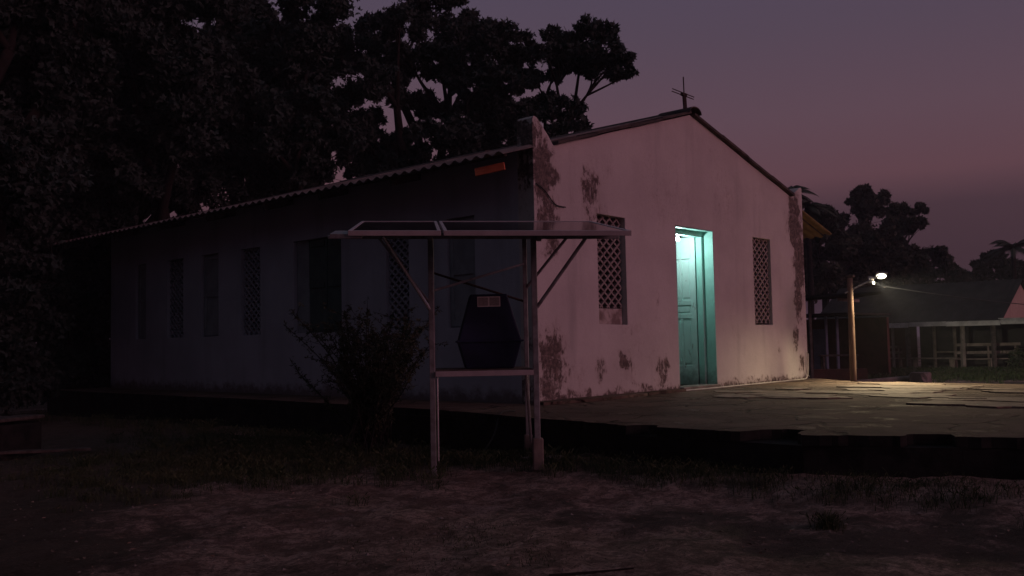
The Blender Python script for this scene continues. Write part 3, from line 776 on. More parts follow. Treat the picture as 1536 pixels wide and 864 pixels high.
for (ya, yb, dz) in [(-2.2, 2.3, -.02), (2.32, 4.2, -.05), (4.22, 5.6, -.03), (5.62, 7.6, -.06), (7.62, 9.4, -.08)]:
    MB().box((28.43, (ya + yb) / 2, EZ - .06 + dz), (.035, yb - ya, .17)).build('fascia', M['white_paint'], shed)
us = MB(); us.box((29.4, 5.4, EZ - .02), (1.9, 6.0, .02)); us.build('eave_soffit', M['white_paint'], shed)
for x, y, w, m in [(28.75, 6.35, .09, 'wood_bench'), (28.7, 5.75, .14, 'wood_grey'), (28.7, 3.72, .12, 'wood_bench'), (28.6, 2.62, .13, 'wood_grey'), (28.7, 8.9, .10, 'wood_bench'), (31.5, 5.7, .10, 'wood_bench'), (31.5, 4.9, .10, 'wood_bench')]:
    MB().bar((x, y, -.75), (x, y, EZ), w, w).build('post', M[m], shed, bevel=.01)
MB().box((32.6, 8.1, .2), (.1, 2.6, 2.0)).build('back_wall', M['red_wall'], shed)
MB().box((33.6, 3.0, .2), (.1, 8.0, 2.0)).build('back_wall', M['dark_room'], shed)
MB().box((31.9, 5.3, .05), (.5, 1.0, .06)).build('counter', M['wood_bench'], shed)
# benches
def bench(loc, L, label, rot, h=.95):
    o = empty('bench', label, 'bench', loc, 'slatted benches under the open shed')
    d = Vector((math.cos(rot), math.sin(rot), 0)); n_ = Vector((-d.y, d.x, 0)); p = Vector(loc)
    s = MB()
    for k in range(3): s.box(p + n_ * (-.18 + .15 * k) + Zu * .46, (L, .12, .04), (d, n_, Zu))
    s.build('seat', M['wood_bench'], o)
    s = MB()
    for z in (.70, h): s.box(p + n_ * .26 + Zu * z, (L, .04, .11), (d, n_, Zu))
    s.build('backrest', M['wood_bench'], o)
    for f in (-.42, 0, .42) if L > 1.8 else (-.40, .40):
        MB().bar(p + d * (L * f) + n_ * .22, p + d * (L * f) + n_ * .29 + Zu * (h + .04), .06, .05).build('leg', M['wood_bench'], o)
        MB().bar(p + d * (L * f) - n_ * .17, p + d * (L * f) - n_ * .17 + Zu * .44, .06, .05).build('leg', M['wood_bench'], o)
bench((30.6, 7.35, -.64), 1.35, 'short slatted bench just right of the lamp pole', math.radians(-60), .92)
bench((31.0, 8.75, -.64), 1.5, 'dim slatted bench behind the lamp pole', math.radians(-60), .92)
bench((29.6, 3.05, -.64), 2.25, 'long pale slatted bench under the eave at the right', math.radians(-62), 1.0)
tb = empty('plank_seat', 'low plank seat without back left of the long pale bench', 'plank seat', (29.8, 5.2, -.65))
MB().box((29.8, 5.2, -.16), (.3, 1.9, .05)).build('plank', M['wood_bench'], tb)
for y in (4.5, 5.9): MB().bar((29.8, y, -.67), (29.8, y, -.18), .2, .06).build('leg', M['wood_bench'], tb)
# red building with its awning, left of the shed
rb = empty('red_house', 'low red house with blue grey door behind the lamp pole', 'house', (21, 6, -.6))
MB().box((23.2, 7.6, .35), (.2, 6.4, 2.1)).build('wall', M['red_wall'], rb)
MB().box((23.05, 6.75, .2), (.06, .5, 1.7)).build('door', M['blue_door'], rb)
mr = MB()
mr.add([(18.9, 2.9, 2.02), (20.6, 4.4, 2.0), (20.6, 10, 2.0), (18.9, 10, 2.02), (18.9, 2.9, 2.09), (20.6, 4.4, 2.07), (20.6, 10, 2.07), (18.9, 10, 2.09)], [(0, 1, 2, 3), (7, 6, 5, 4), (0, 4, 5, 1), (1, 5, 6, 2), (2, 6, 7, 3), (3, 7, 4, 0)])
mr.build('awning', M['shed_roof'], rb, 'flat dark awning sheet')
mr = MB(); mr.box((21.7, 7.2, 1.50), (3.6, 5.6, .06)); mr.build('roof', M['shed_roof'], rb)
MB().bar((19.0, 4.3, 1.92), (20.6, 4.3, 1.90), .06, .09).build('beam', M['wood_bench'], rb)
for x, y, m in [(19.2, 5.3, 'wood_grey'), (22.0, 6.05, 'blue_door'), (22.2, 5.75, 'blue_door')]:
    MB().bar((x, y, -.7), (x, y, 1.95 if x < 20 else 1.48), .08, .08).build('post', M[m], rb)
MB().box((19.9, 4.75, -.42), (.25, 1.7, .36), (Vector((.84, .55, 0)), Vector((.55, -.84, 0)), Zu)).build('porch_kerb', M['red_wall'], rb, bevel=.02)
tbl = empty('wooden_table', 'dark wooden table in front of the red house', 'table', (21.2, 5.3, -.6))
ta = (Vector((.55, -.84, 0)), Vector((.84, .55, 0)), Zu)
MB().box((21.2, 5.3, .16), (1.2, .6, .05), ta).build('tabletop', M['wood_grey'], tbl)
for i, j in ((-1, -1), (-1, 1), (1, -1), (1, 1)):
    p = Vector((21.2, 5.3, 0)) + ta[0] * (.5 * i) + ta[1] * (.24 * j); MB().bar((p.x, p.y, -.68), (p.x, p.y, .14), .06, .06).build('leg', M['wood_grey'], tbl)
tag(MB().tube([(9.6, 1.2, -.28), (11.0, .35, -.22), (12.4, -.45, -.15)], [.07, .065, .06], 10).build('log', M['wood_bench'], base=(11, .3, -.3)), 'pale log lying past the far edge of the paving', 'log')
def rock(loc, r, label, seed):
    rn = random.Random(seed); bm = bmesh.new(); bmesh.ops.create_icosphere(bm, subdivisions=3, radius=1)
    mb = MB()
    for v in bm.verts:
        c = v.co; k = 1 + .16 * math.sin(c.x * 3 + seed) * math.cos(c.y * 4) + .08 * math.sin(c.z * 7 + c.x * 5)
        q = Vector((max(-.75, min(.75, c.x * k)), max(-.75, min(.75, c.y * k)), max(-.6, min(.7, c.z * k)))); mb.v.append(tuple(Vector(loc) + Vector((q.x * r[0], q.y * r[1], q.z * r[2]))))
    mb.f = [tuple(v.index for v in f.verts) for f in bm.faces]; bm.free()
    tag(mb.build('boulder', M['conc'], base=loc), label, 'boulder')
rock((-2.12, -2.0, -.40), (.16, .13, .12), 'broken lump of concrete at the paving foot beside the right stand post', 7)
rock((-2.05, -1.65, -.42), (.11, .15, .09), 'smaller flat lump of concrete just behind the right stand post', 9)
rock((12.0, -.55, -.22), (.26, .26, .28), 'rounded stump sized stone beyond the paving at the log end', 4)
tr = empty('low_platform', 'low grass edged concrete strip in front of the open shed', 'platform', (27.3, 3.6, -.65))
MB().box((27.4, 3.7, -.60), (.7, 3.6, .14), (Vector((.97, .24, 0)), Vector((-.24, .97, 0)), Zu)).build('slab', M['conc'], tr, bevel=.02)

# ------------------------------------------------------------------ vegetation
def crown_points(clumps, per, rng, subs=13, flat=.8):
    P = []
    for (x, y, z, r) in clumps:
        n = int(per * r * r); c = np.array([x, y, z])
        dirs = unit(rng.normal(size=(subs, 3))); rad = r * .85 * rng.uniform(.25, 1, subs) ** .5
        sc_ = c + dirs * rad[:, None] * np.array([1, 1, flat]); sr_ = r * rng.uniform(.20, .42, subs)
        pick = rng.integers(0, subs, n)
        q = unit(rng.normal(size=(n, 3))) * (rng.uniform(0, 1, n) ** .42)[:, None]
        q *= np.where(rng.uniform(0, 1, n) < .07, rng.uniform(1.1, 1.9, n), 1.0)[:, None]
        P.append(sc_[pick] + q * sr_[pick][:, None] * np.array([1, 1, .75]))
    return np.concatenate(P, 0)
def tree(name, label, cat, base, clumps, leaf=.115, per=3600, tr=.22, group=None, seed=1, mat='leaf', trunk=True, fork=.35, fan=3):
    rng = np.random.default_rng(seed); rn = random.Random(seed)
    base = Vector(base); base.z = float(gh(base.x, base.y)) - .05
    o = empty(name, label, cat, base, group)
    P = crown_points(clumps, per, rng); V, Q = leaves(P, leaf, rng, fan)
    np_mesh('crown', V, Q, M[mat], o)
    if trunk:
        mb = MB(); C = [Vector(c[:3]) for c in clumps]; cen = sum(C, Vector()) / len(C)
        zt = lerp(base.z, cen.z, fork); top = Vector((lerp(base.x, cen.x, .4), lerp(base.y, cen.y, .4), zt))
        mb.tube([base, lerp(base, top, .5) + Vector((rn.uniform(-.15, .15), rn.uniform(-.15, .15), 0)), top], [tr * 1.35, tr * 1.05, tr * .9], 10)
        K = max(1, min(6, len(C) // 3)); H = [C[int(k * len(C) / K)].copy() for k in range(K)]
        own = [0] * len(C)
        for _ in range(6):
            own = [min(range(K), key=lambda h: (c - H[h]).length) for c in C]
            for h in range(K):
                g = [C[i] for i in range(len(C)) if own[i] == h]
                if g: H[h] = sum(g, Vector()) / len(g)
        for h in range(K):
            g = [i for i in range(len(C)) if own[i] == h]
            if not g: continue
            hub = lerp(H[h], top, .28) + Vector((rn.gauss(0, .15), rn.gauss(0, .15), -.15))
            mid = lerp(top, hub, .5) + Vector((rn.gauss(0, .25), rn.gauss(0, .25), rn.uniform(-.1, .25)))
            lo = lerp(base, top, rn.uniform(.75, 1.0)); pts = smooth_path([lo, mid, hub], 6); n = len(pts)
            mb.tube(pts, [lerp(tr * .62, tr * .34, i / (n - 1)) for i in range(n)], 8)
            for i in g:
                c = C[i]; r = clumps[i][3]
                m2 = lerp(hub, c, .5) + Vector((rn.gauss(0, .12), rn.gauss(0, .12), rn.uniform(-.05, .15)))
                pts = smooth_path([hub, m2, c], 5); n = len(pts)
                mb.tube(pts, [lerp(tr * .32, .014, k / (n - 1)) for k in range(n)], 6)
                for _ in range(5):
                    e = c + Vector((rn.gauss(0, .38), rn.gauss(0, .38), rn.gauss(0, .3))) * r
                    s_ = pts[rn.randrange(n // 2, n)]; mb.tube([s_, lerp(s_, e, .5) + Vector((0, 0, .05)), e], [.018, .012, .005], 5)
        mb.build('trunk', M['bark'], o, smooth=True)
    return o
TG = 'tall trees behind the church'
tree('broadleaf_tree', 'tall broad tree with its fork showing sky gaps, behind the chapel roof centre', 'tree', (9.12, 11.89, 0),
     [(7.2, 10.88, 9.45, .8), (9.9, 12.47, 10.8, 1.1), (10.21, 11.66, 10.06, .83), (9.3, 9.4, 9.13, .76), (10.49, 9.68, 9.08, .76), (8.26, 11.83, 8.89, .84), (9.5, 11.79, 8.95, .87), (10.52, 11.58, 8.91, .83), (8.86, 8.95, 7.75, .74), (9.01, 8.37, 7.66, .52), (8.81, 13.65, 10.02, .84), (7.26, 12.8, 9.08, .84), (7.68, 14.44, 9.64, .99), (6.28, 11.17, 7.71, .73), (8.15, 12.01, 7.86, .67), (9.61, 12.22, 7.77, .59), (8.76, 9.99, 7.12, .69), (11.59, 11.54, 7.67, .85), (11.99, 10.8, 7.81, .64), (8.06, 9.55, 6.21, .7), (7.45, 10.17, 6.23, .63), (10.27, 10.44, 6.49, .76), (9.61, 13.73, 6.71, .73), (6.98, 12.92, 7.35, .83), (6.85, 12.05, 6.53, .54)] + [(8.4, 12.33, 6.72, 0.46), (8.14, 13.18, 7.2, 0.54), (7.76, 13.64, 6.45, 0.69), (8.38, 13.34, 6.19, 0.58), (9.15, 10.62, 8.15, 0.56), (11.06, 10.64, 7.13, 0.59), (9.96, 10.65, 7.15, 0.57)],
     per=3300, tr=.28, group=TG, seed=11, fork=.55)
tree('broadleaf_tree', 'tree leaning right with a separate crown cluster on a bare forked limb', 'tree', (9.73, 8.26, 0),
     [(10.48, 7.85, 8.9, .54), (10.84, 7.44, 8.92, .58), (10.08, 6.22, 8.26, .48), (10.41, 5.95, 7.92, .34), (10.23, 7.89, 8.25, .39), (10.59, 7.27, 8.19, .39), (10.79, 6.84, 8.95, .39), (9.39, 7.51, 8.79, .24), (9.74, 7.98, 7.1, .39), (10.05, 7.66, 6.91, .42), (10.23, 7.43, 6.6, .32), (9.4, 7.37, 6.23, .31), (9.31, 8.09, 6.43, .42)] + [(10.12, 7.35, 8.2, 0.49), (10.6, 6.95, 8.04, 0.46), (11.08, 6.76, 7.88, 0.32), (10.84, 6.08, 7.76, 0.21), (10.07, 7.52, 8.45, 0.46), (10.13, 7.93, 7.93, 0.25), (9.73, 8.41, 7.85, 0.45), (9.23, 7.62, 8.34, 0.31), (9.29, 8.52, 6.76, 0.49), (9.73, 7.97, 6.83, 0.35), (10.16, 7.3, 6.95, 0.28), (10.72, 7.54, 6.52, 0.21), (10.41, 6.88, 9.05, 0.35)],
     per=3300, tr=.10, group=TG, seed=12, fork=.75)
tree('broadleaf_tree', 'dense dark tree left of the forked one, rising out of the frame', 'tree', (5.06, 13.35, 0),
     [(4.68, 11.53, 9.17, 1.01), (4.93, 13.09, 8.91, 1.15), (5.13, 11.9, 8.16, 1.03), (5.1, 13.35, 7.75, 1.16), (4.65, 13.92, 8.5, 1.07), (4.45, 10.97, 6.65, .81), (3.8, 11.41, 6.13, .97), (5.02, 14.85, 7.47, 1.11), (5.28, 11.28, 5.91, .76), (4.89, 11.6, 5.32, .75), (5.04, 15.55, 10.09, 1.23), (4.38, 13.51, 5.79, .96)],
     per=4000, tr=.25, group=TG, seed=13)
tree('broadleaf_tree', 'black crowned tree over the far end of the chapel roof', 'tree', (2.06, 14.65, 0),
     [(1.75, 11.83, 8.22, 1.23), (1.1, 11.83, 7.15, 1.2), (2.43, 12.12, 7.16, 1.19), (.67, 12.54, 8.13, 1.21), (1.37, 11.43, 5.91, 1.04), (1.4, 13.36, 6.25, 1.19), (3.68, 13.96, 6.02, 1.12), (2.76, 14.32, 5.27, 1.1), (1.6, 15.18, 7.62, 1.26), (.88, 12.96, 5.01, .92)],
     per=4000, tr=.25, group=TG, seed=14)
tree('broadleaf_tree', 'huge dark tree filling the top left corner', 'tree', (-4.4, 12.0, 0),
     [(-1.15, 11.41, 7.57, 1.3), (-1.6, 12.62, 7.34, 1.33), (-.72, 12.06, 6.4, 1.34), (-1.25, 13.53, 6.15, 1.38), (-2.54, 13.66, 7.09, 1.54), (-.9, 13.2, 5.3, 1.16), (-2.55, 9.7, 4.13, 1.08), (-2.76, 12.47, 4.76, 1.45), (-1.1, 14.2, 4.6, .87), (-1.8, 13.2, 3.6, 1.0), (-2.4, 14.35, 3.54, 1.3), (-3.42, 10.85, 7.76, 1.34), (-1.88, 11.22, 8.43, 1.45), (-2.2, 11.6, 9.5, 1.4), (-1.2, 12.4, 9.2, 1.4), (.2, 12.2, 9.3, 1.3)],
     per=4000, tr=.32, group=TG, seed=15)
tree('broadleaf_tree', 'broad black tree farthest back behind the left half of the roof', 'tree', (2.75, 18.8, 0),
     [(.24, 19.44, 8.6, 2.0), (2.36, 19.36, 9.8, 2.12), (3.86, 17.51, 9.51, 2.11), (5.16, 15.4, 9.5, 1.89), (1.11, 18.91, 6.43, 1.83), (3.37, 18.95, 7.15, 1.95), (4.96, 17.25, 7.5, 1.96), (6.03, 14.74, 7.81, 1.7), (1.89, 19.49, 4.72, 1.42), (2.54, 17.57, 4.94, 1.38), (3.17, 15.79, 5.51, 1.25), (5.08, 15.29, 6.23, 1.4), (.83, 21.0, 4.79, 1.72), (1.86, 17.68, 3.62, 1.08), (-.07, 22.69, 7.25, 2.34), (-.6, 21, 5.5, 1.9), (-.6, 20.5, 3.4, 1.8), (-.8, 20.5, 1.4, 1.7), (-2, 21, 7, 2), (.4, 19.5, 2.4, 1.6)],
     leaf=.16, per=2000, tr=.3, group=TG, seed=16)
UG = 'dark undergrowth round the chapel'
def shrub(label, base, clumps, seed, leaf=.10, per=4000, name='shrub', cat='shrub', mat='leaf'): return tree(name, label, cat, base, clumps, leaf, per, .05, UG, seed, mat, True, .1)
shrub('tall black shrub past the far end of the chapel', (.2, 14.6, 0), [(.34, 14.2, 2.6, .69), (-.04, 14.6, 2.5, .93), (.16, 13.9, 1.9, .9), (-.16, 13.9, 1.0, .9), (-.95, 13.48, 1.79, 1.01), (.24, 14.2, .14, .91), (-.61, 14.34, .32, 1.05), (-.35, 13.1, 1.5, .85), (-.3, 13.0, .5, .8), (-.2, 13.2, 2.3, .7), (.6, 13.7, 1.6, .6), (.45, 14.3, 1.7, .8)] + [(0.52, 13.59, 2.96, 0.61), (0.58, 13.63, 2.12, 0.61), (0.62, 13.79, 1.05, 0.69), (0.47, 13.7, 0.29, 0.61), (0.25, 13.95, 2.75, 0.69)], 21)
shrub('tall leafy thicket just past the roof end at the left', (.48, 15.37, 0), [(.21, 16.16, 5.05, .99), (.31, 14.9, 4.38, .87), (.64, 14.8, 3.88, .79), (.49, 16.02, 3.89, .91), (.48, 14.9, 4.94, .95), (-.27, 15.29, 3.92, .95), (1.17, 14.9, 4.78, .81), (.3, 15.5, 2.8, .9), (.3, 15.4, 1.6, .9)], 26)
shrub('dark shrub at the left edge of the yard', (-2.45, 11.16, 0), [(-2.5, 10.71, 2.15, .93), (-3.08, 11.0, 1.41, 1.04), (-2.18, 11.24, 1.04, .96), (-2.93, 10.74, .43, .97), (-2.23, 11.08, .28, .76)], 22)
shrub('undergrowth above the far third of the roof', (3.63, 14.9, 0), [(1.57, 14.74, 4.51, .74), (2.82, 15.12, 4.51, .87), (2.82, 13.4, 4.8, .82), (2.48, 14.82, 5.13, .68), (1.37, 14.66, 3.99, .57)], 23)
shrub('undergrowth above the middle of the roof', (5.29, 13.39, 0), [(4.32, 13.74, 4.93, .79), (4.94, 12.9, 5.15, .78), (5.42, 12.3, 5.3, .72), (5.05, 13.92, 4.76, .72), (4.94, 12.3, 5.5, .51)], 24)
shrub('undergrowth between the forked trunk and the roof line', (8.09, 12.6, 0), [(7.05, 12.46, 5.48, .62), (7.52, 11.6, 5.55, .65), (8.29, 11.1, 5.76, .7), (8.49, 10.0, 5.81, .64), (9.78, 9.99, 6.16, .63), (10.3, 9.45, 6.15, .59)], 25)
FG = 'distant trees on the right horizon'
def far(label, base, cl, seed, leaf=.22, per=1700): tree('distant_tree', label, 'tree', base, cl, leaf, per, .2, FG, seed, 'leaf_far', True, .3)
far('distant tree with a rounded dome crown above the dark hilltop', (52.08, 16.9, 0), [(51.68, 16.37, 9.94, .87), (51.57, 16.99, 9.66, .65), (53.62, 16.35, 9.87, .71), (51.76, 16.45, 8.74, 1.3), (51.03, 17.51, 7.7, 1.48), (50.36, 18.54, 8.4, .96), (51.5, 16.8, 6.2, 1.7), (51, 17, 4.3, 1.8), (49.8, 19.5, 7.6, 1.1), (49.6, 20, 6.3, 1.5)], 31)
far('distant tree with flat tiers of branches right of the dome crowned one', (49.64, 13.65, 0), [(48.93, 13.67, 8.4, .57), (50.04, 13.28, 8.33, .66), (50.75, 12.52, 8.56, .45), (48.63, 12.61, 7.33, .72), (48.71, 11.93, 7.39, .44), (48.66, 13.62, 7.15, 1.05), (48.67, 13.28, 5.71, 1.28), (48.9, 14.2, 4.2, 1.6), (48.7, 12.8, 3.2, 1.5)], 32)
far('broad dark tree directly right of the church corner', (40.59, 14.62, 0), [(39.59, 14.1, 7.25, .79), (40.47, 15.13, 6.13, 1.25), (41.35, 14.2, 5.74, 1.32), (42.72, 13.47, 5.39, 1.34), (39.96, 13.66, 3.81, 1.29), (39.26, 14.66, 3.49, 1.08), (40, 15, 7.0, 1.0), (41.4, 13.4, 3.6, 1.3), (40.5, 15.6, 4.6, 1.4)], 33)
far('low bushy distant tree behind the lamp', (44.68, 13.13, 0), [(43.36, 12.4, 5.9, 1.18), (46.34, 11.89, 4.7, 1.07), (45.3, 12.85, 4.15, 1.3), (47.49, 11.78, 3.77, 1.01), (43.16, 13.54, 3.55, 1.12), (44, 13, 5.0, 1.3), (45, 12.4, 2.6, 1.3), (47.6, 11.2, 2.6, 1.1)], 34)
far('small distant tree with a ragged top above the shed roof', (53.37, 12.54, 0), [(54.25, 13.23, 5.8, .77), (51.61, 11.86, 5.84, .41), (54.28, 12.24, 5.09, .77), (52.89, 11.23, 4.46, .66), (54.5, 13.17, 4.3, 1.03), (52.47, 11.15, 3.49, .74), (53, 11.6, 2.8, 1.1), (53.5, 10.4, 2.7, 1.0)], 35)
far('distant tree beside the palm at the right edge', (59.82, 11.44, 0), [(59.07, 11.2, 5.9, .62), (59.92, 10.83, 5.61, .72), (58.82, 11.79, 5.17, .63), (59.54, 11.19, 4.58, .98), (60.31, 10.14, 4.99, .98), (59.31, 12.39, 4.42, .72), (60.28, 9.55, 4.51, .89), (59.5, 11.3, 3.2, 1.2), (60, 9.6, 3.2, 1.2), (60.5, 8.5, 3.8, 1.2), (60.5, 7.2, 4.0, 1.2)], 36)
def palm(label, top, nf, L, seed):
    top = Vector(top); rn = random.Random(seed); base = Vector((top.x + .3, top.y + .2, -.7))
    o = empty('palm_tree', label, 'palm tree', base, 'distant palms')
    MB().tube([base, lerp(base, top, .5) + Vector((.15, 0, 0)), top], [.18, .14, .12], 8).build('trunk', M['bark'], o, smooth=True)
    mb = MB()
    for k in range(nf):
        a = 2 * math.pi * k / nf + rn.uniform(-.2, .2); el = rn.uniform(.2, 1.15); h = Vector((math.cos(a), math.sin(a), 0)); l = L * rn.uniform(.8, 1.1)
        pts = []
        for i in range(11):
            t = i / 10; pts.append(top + h * (l * t * math.cos(el * (1 - .3 * t))) + Zu * (l * (math.sin(el) * t - .75 * t * t)))
        mb.tube(pts, [lerp(.03, .008, i / 10) for i in range(11)], 5)
        side = h.cross(Zu).normalized()
        for i in range(1, 40):
            t = i / 40; j = min(int(t * 10), 9); p = lerp(pts[j], pts[j + 1], t * 10 - j); tg = (pts[j + 1] - pts[j]).normalized()
            ll = l * .30 * math.sin(math.pi * min(1, t * .9 + .12))
            for sg in (-1, 1):
                d_ = (side * sg * .8 + tg * .6 + Vector((0, 0, -.45))).normalized(); w_ = tg * .035
                mb.add([p - w_, p + w_, p + d_ * ll], [(0, 1, 2)])
    mb.build('crown', M['leaf_far'], o)
palm('palm whose fronds show over the right corner of the church', (32.6, 12.4, 7.5), 15, 1.5, 3)
palm('second palm peeking out right of the church corner fin', (33.2, 11.8, 6.9), 13, 1.4, 4)
palm('palm with drooping fronds at the right edge of the photo', (50.75, 7.58, 5.6), 15, 2.0, 5)
def stem_bush(loc, label, n, H, seed, name='bush', cat='bush', spread=.9, leaf=.055, lean=(0, 0)):
    rn = random.Random(seed); rng = np.random.default_rng(seed); base = Vector(loc); base.z = float(gh(base.x, base.y)) if base.z < -.2 else base.z
    o = empty(name, label, cat, base)
    mb = MB(); P = []
    for k in range(n):
        a = rn.uniform(0, 2 * math.pi); s = rn.uniform(.1, 1) * spread; h = H * rn.uniform(.5, 1.05)
        e = base + Vector((math.cos(a) * s + lean[0], math.sin(a) * s + lean[1], h))
        mid = lerp(base, e, .5) + Vector((rn.gauss(0, .06), rn.gauss(0, .06), .12 * h))
        pts = smooth_path([base + Vector((rn.gauss(0, .12), rn.gauss(0, .12), 0)), mid, e], 5); m = len(pts)
        mb.tube(pts, [lerp(.011, .003, i / (m - 1)) for i in range(m)], 5)
        tw = []
        for _ in range(6):
            i = rn.randrange(m // 3, m); q = pts[i] + Vector((rn.gauss(0, .16), rn.gauss(0, .16), rn.uniform(.0, .22))); mb.tube([pts[i], q], [.004, .002], 4); tw.append((pts[i], q))
        for (a_, b_) in [(pts[i], pts[i + 1]) for i in range(m // 4, m - 1)] + tw:
            for _ in range(9): P.append(lerp(a_, b_, rn.random()) + Vector((rn.gauss(0, .014), rn.gauss(0, .014), rn.gauss(0, .014))))
    V, Q = leaves(np.array([tuple(p) for p in P]), leaf, rng, 2, .0, .4)
    np_mesh('foliage', V, Q, M['leaf_bush'], o); mb.build('stem', M['bark'], o)
    return o
stem_bush((-2.0, .95, -.45), 'straggly bush with thin radiating stems in front of the side wall', 68, 1.65, 41, spread=1.15, leaf=.042)
stem_bush((27.0, 1.25, -.65), 'young leafy plant by the shed at the right edge of the photo', 9, 1.0, 43, 'sapling', 'plant', .35, .14)

# ------------------------------------------------------------------ grass, weeds and litter
def inpoly(x, y, poly):
    c = np.zeros(len(x), bool); n = len(poly)
    for i in range(n):
        x1, y1 = poly[i]; x2, y2 = poly[(i + 1) % n]
        t = ((y1 > y) != (y2 > y)); xi = (x2 - x1) * (y - y1) / (y2 - y1 + 1e-12) + x1
        c ^= t & (x < xi)
    return c
def blades(P, h, w, rng):
    n = len(P); a = rng.uniform(0, 2 * math.pi, n); s = np.stack([np.cos(a), np.sin(a), 0 * a], 1)
    b = rng.uniform(0, 2 * math.pi, n); l = np.stack([np.cos(b), np.sin(b), 0 * b], 1) * (rng.uniform(.1, .7, n) * h)[:, None]
    H = np.stack([0 * h, 0 * h, h], 1); w = (w * rng.uniform(.6, 1.3, n))[:, None]
    V = np.stack([P - s * w, P + s * w, P + H * .6 + l * .35 + s * w * .7, P + H * .6 + l * .35 - s * w * .7, P + H * rng.uniform(.75, 1, n)[:, None] + l + s * w * .1, P + H * rng.uniform(.75, 1, n)[:, None] + l - s * w * .1], 1)
    I = np.arange(n)[:, None] * 6
    Q = np.concatenate([I + np.array([0, 1, 2, 3]), I + np.array([3, 2, 4, 5])], 0)
    return V.reshape(-1, 3), Q
def grass():
    rng = np.random.default_rng(8); PP = []; HH = []
    def patch(cx_, cy_, rx, ry, n, h, ang=0.0, tuft=0):
        q = rng.normal(size=(n, 2)) * np.array([rx, ry])
        if tuft:
            c = rng.normal(size=(tuft, 2)) * np.array([rx, ry]); q = c[rng.integers(0, tuft, n)] + rng.normal(size=(n, 2)) * .06
        x = cx_ + q[:, 0] * math.cos(ang) - q[:, 1] * math.sin(ang); y = cy_ + q[:, 0] * math.sin(ang) + q[:, 1] * math.cos(ang)
        k = ~inpoly(x, y, edge); x = x[k]; y = y[k]
        PP.append(np.stack([x, y, gh(x, y) - .01], 1)); HH.append(h * rng.uniform(.35, 1.2, len(x)))
    patch(-3.4, .6, .9, 1.0, 14000, .11, 0, 260); patch(-4.3, 1.2, .8, .9, 9000, .08, 0, 220); patch(-2.6, 2.0, .5, 1.6, 9000, .14, 0, 180)
    patch(-2.3, -3.4, .18, 1.4, 5000, .10, 0, 150); patch(-1.9, -5.2, .2, 1.0, 1800, .07, 0, 80); patch(-2.2, -1.0, .35, .7, 3500, .13, 0, 90)
    patch(-1.7, 6, .4, 3, 4000, .14, 0, 130); patch(-4.6, 2.6, 1.0, 1.0, 3000, .07, 0, 150)
    patch(-4.9, -3.6, .35, .30, 700, .035, -.8, 40); patch(-5.4, -4.3, .3, .25, 400, .03, 0, 30)
    patch(27.2, 2.6, .9, 2.2, 6500, .26, 0, 320); patch(26.5, 5.5, .8, 1.8, 3500, .24, 0, 200); patch(24, 2, 1.6, 2.4, 6000, .22, 0, 320); patch(26.5, -.5, 1.2, 1.6, 4000, .24, 0, 240)
    P = np.concatenate(PP); h = np.concatenate(HH); far_ = P[:, 0] > 15
    V, Q = blades(P, h, np.where(far_, .010, .0024), rng)
    o = np_mesh('grass', V, Q, M['grass']); o['kind'] = 'stuff'; tag(o, 'thin green grass and weeds on the red dirt', 'grass')
    rng = np.random.default_rng(9); n = 6500
    x = rng.uniform(-8.5, -1, n); y = rng.uniform(-7.5, 5, n); k = ~inpoly(x, y, edge); x = x[k]; y = y[k]
    P = np.stack([x, y, gh(x, y) + .006], 1); V, Q = leaves(P, .028 * rng.uniform(.35, 1.4, len(x)) ** 1.5, rng, 1, 0, .55)
    V = V.reshape(-1, 4, 3); c = V[:, :1].copy(); V = c + (V - c) * np.array([1, 1, .25]); V = V.reshape(-1, 3)
    o = np_mesh('leaf_litter', V, Q, M['litter']); o['kind'] = 'stuff'; tag(o, 'fallen dry leaves scattered over the dirt', 'leaf litter')
grass()
def pebbles():
    rng = np.random.default_rng(19); n = 900; mb = MB()
    x = rng.uniform(-8.5, -1, n); y = rng.uniform(-7.8, 3, n); k = ~inpoly(x, y, edge); x = x[k]; y = y[k]; z = gh(x, y)
    for i in range(len(x)):
        r = .008 * rng.uniform(.5, 1) + .014 * rng.uniform() ** 5; c = np.array([x[i], y[i], z[i] + r * .2])
        d = np.array([(1, 0, 0), (.3, .95, 0), (-.8, .6, 0), (-.8, -.6, 0), (.3, -.95, 0)]) * r * rng.uniform(.7, 1.3, (5, 1))
        vs = list(c + d) + [c + np.array([d[1][0] * .2, d[1][1] * .2, r * rng.uniform(.5, .9)])]
        mb.add(vs, [(0, 1, 5), (1, 2, 5), (2, 3, 5), (3, 4, 5), (4, 0, 5)])
    o = mb.build('gravel', M['conc'], kind='stuff'); tag(o, 'small pebbles and clods scattered over the dirt', 'gravel')
pebbles()
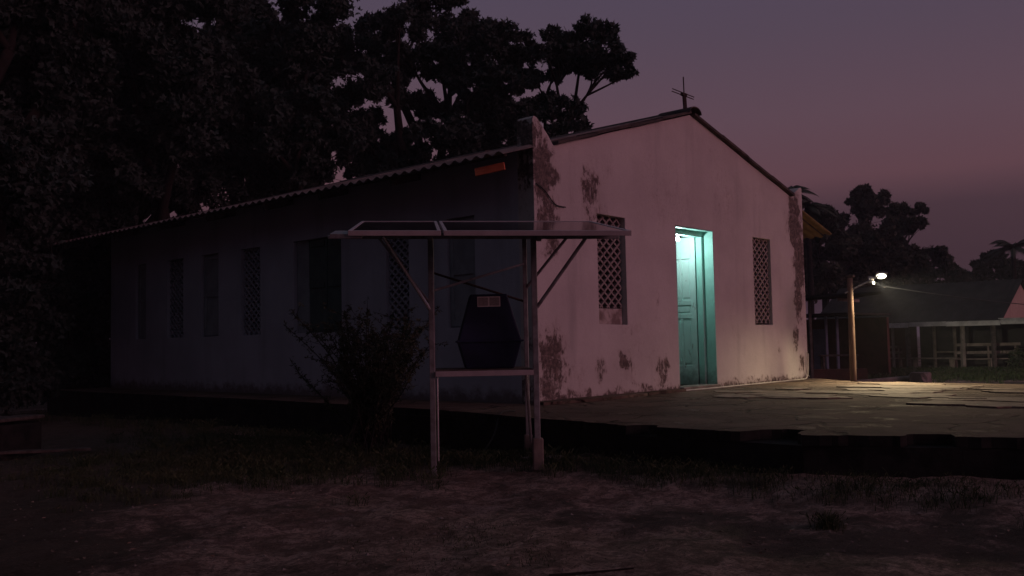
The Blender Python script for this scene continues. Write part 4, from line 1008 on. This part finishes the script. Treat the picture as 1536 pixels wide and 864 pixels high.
def weed(x, y, r, n, label, seed):
    rng = np.random.default_rng(seed); q = rng.normal(size=(n, 2)) * r * .35
    P = np.stack([x + q[:, 0], y + q[:, 1], gh(x + q[:, 0], y + q[:, 1]) - .005], 1); V, Q = blades(P, r * rng.uniform(.4, 1.1, n), np.full(n, .0022), rng)
    z = float(gh(x, y)); tag(np_mesh('weed_tuft', V, Q, M['grass'], base=(x, y, z)), label, 'weed')
weed(-3.35, -5.35, .11, 260, 'small dark weed tuft on the open dirt at the right', 51)
tag(MB().tube([(-5.4, -4.75, float(gh(-5.4, -4.75)) + .006), (-5.2, -4.9, float(gh(-5.2, -4.9)) + .01), (-5.02, -5.02, float(gh(-5.02, -5.02)) + .006)], [.008, .007, .004], 6).build('twig', M['bark'], base=(-5.2, -4.9, -.45)), 'dry twig on the dirt near the bottom edge', 'twig')
# added unseen trees left of and behind the camera, placed to shade the left half
YG = 'added unseen trees that shade the left side'
def yard(x, y, h, r, seed):
    rn = random.Random(seed); cl = []
    for k in range(16): cl.append((x + rn.gauss(0, r * .45), y + rn.gauss(0, r * .45), h * rn.uniform(.25, 1.0), r * rn.uniform(.35, .5)))
    tree('shade_tree', 'added unseen tree left of the view that shades the dirt', 'tree', (x, y, 0), cl, .55, 330, .3, YG, seed, 'leaf', True, .3, 2)
for i, (x, y, h, r) in enumerate([(-11, 9, 11, 3.5), (-14, 4, 12, 3.8), (-15.5, -1.5, 12, 3.8), (-8, 14, 12, 3.5), (-15, -7, 11, 3.5), (-9.5, -17.5, 8, 2.8), (-14, -14, 10, 3.5)]): yard(x, y, h, r, 60 + i)

# ------------------------------------------------------------------ thin haze added to lift the blacks
def haze():
    mb = MB().box((0, 0, 6.4), (2400, 2400, 16.4))
    m = bpy.data.materials.new('black_lift_haze'); m.use_nodes = True; t = m.node_tree; t.nodes.clear()
    v = t.nodes.new('ShaderNodeVolumePrincipled'); v.inputs['Color'].default_value = (.86, .88, .95, 1); v.inputs['Density'].default_value = HAZE
    o = t.nodes.new('ShaderNodeOutputMaterial'); t.links.new(v.outputs[0], o.inputs['Volume'])
    tag(mb.build('haze', m, kind='stuff'), 'thin added haze that lifts the dark tones', 'haze')
HAZE = .0010
haze()
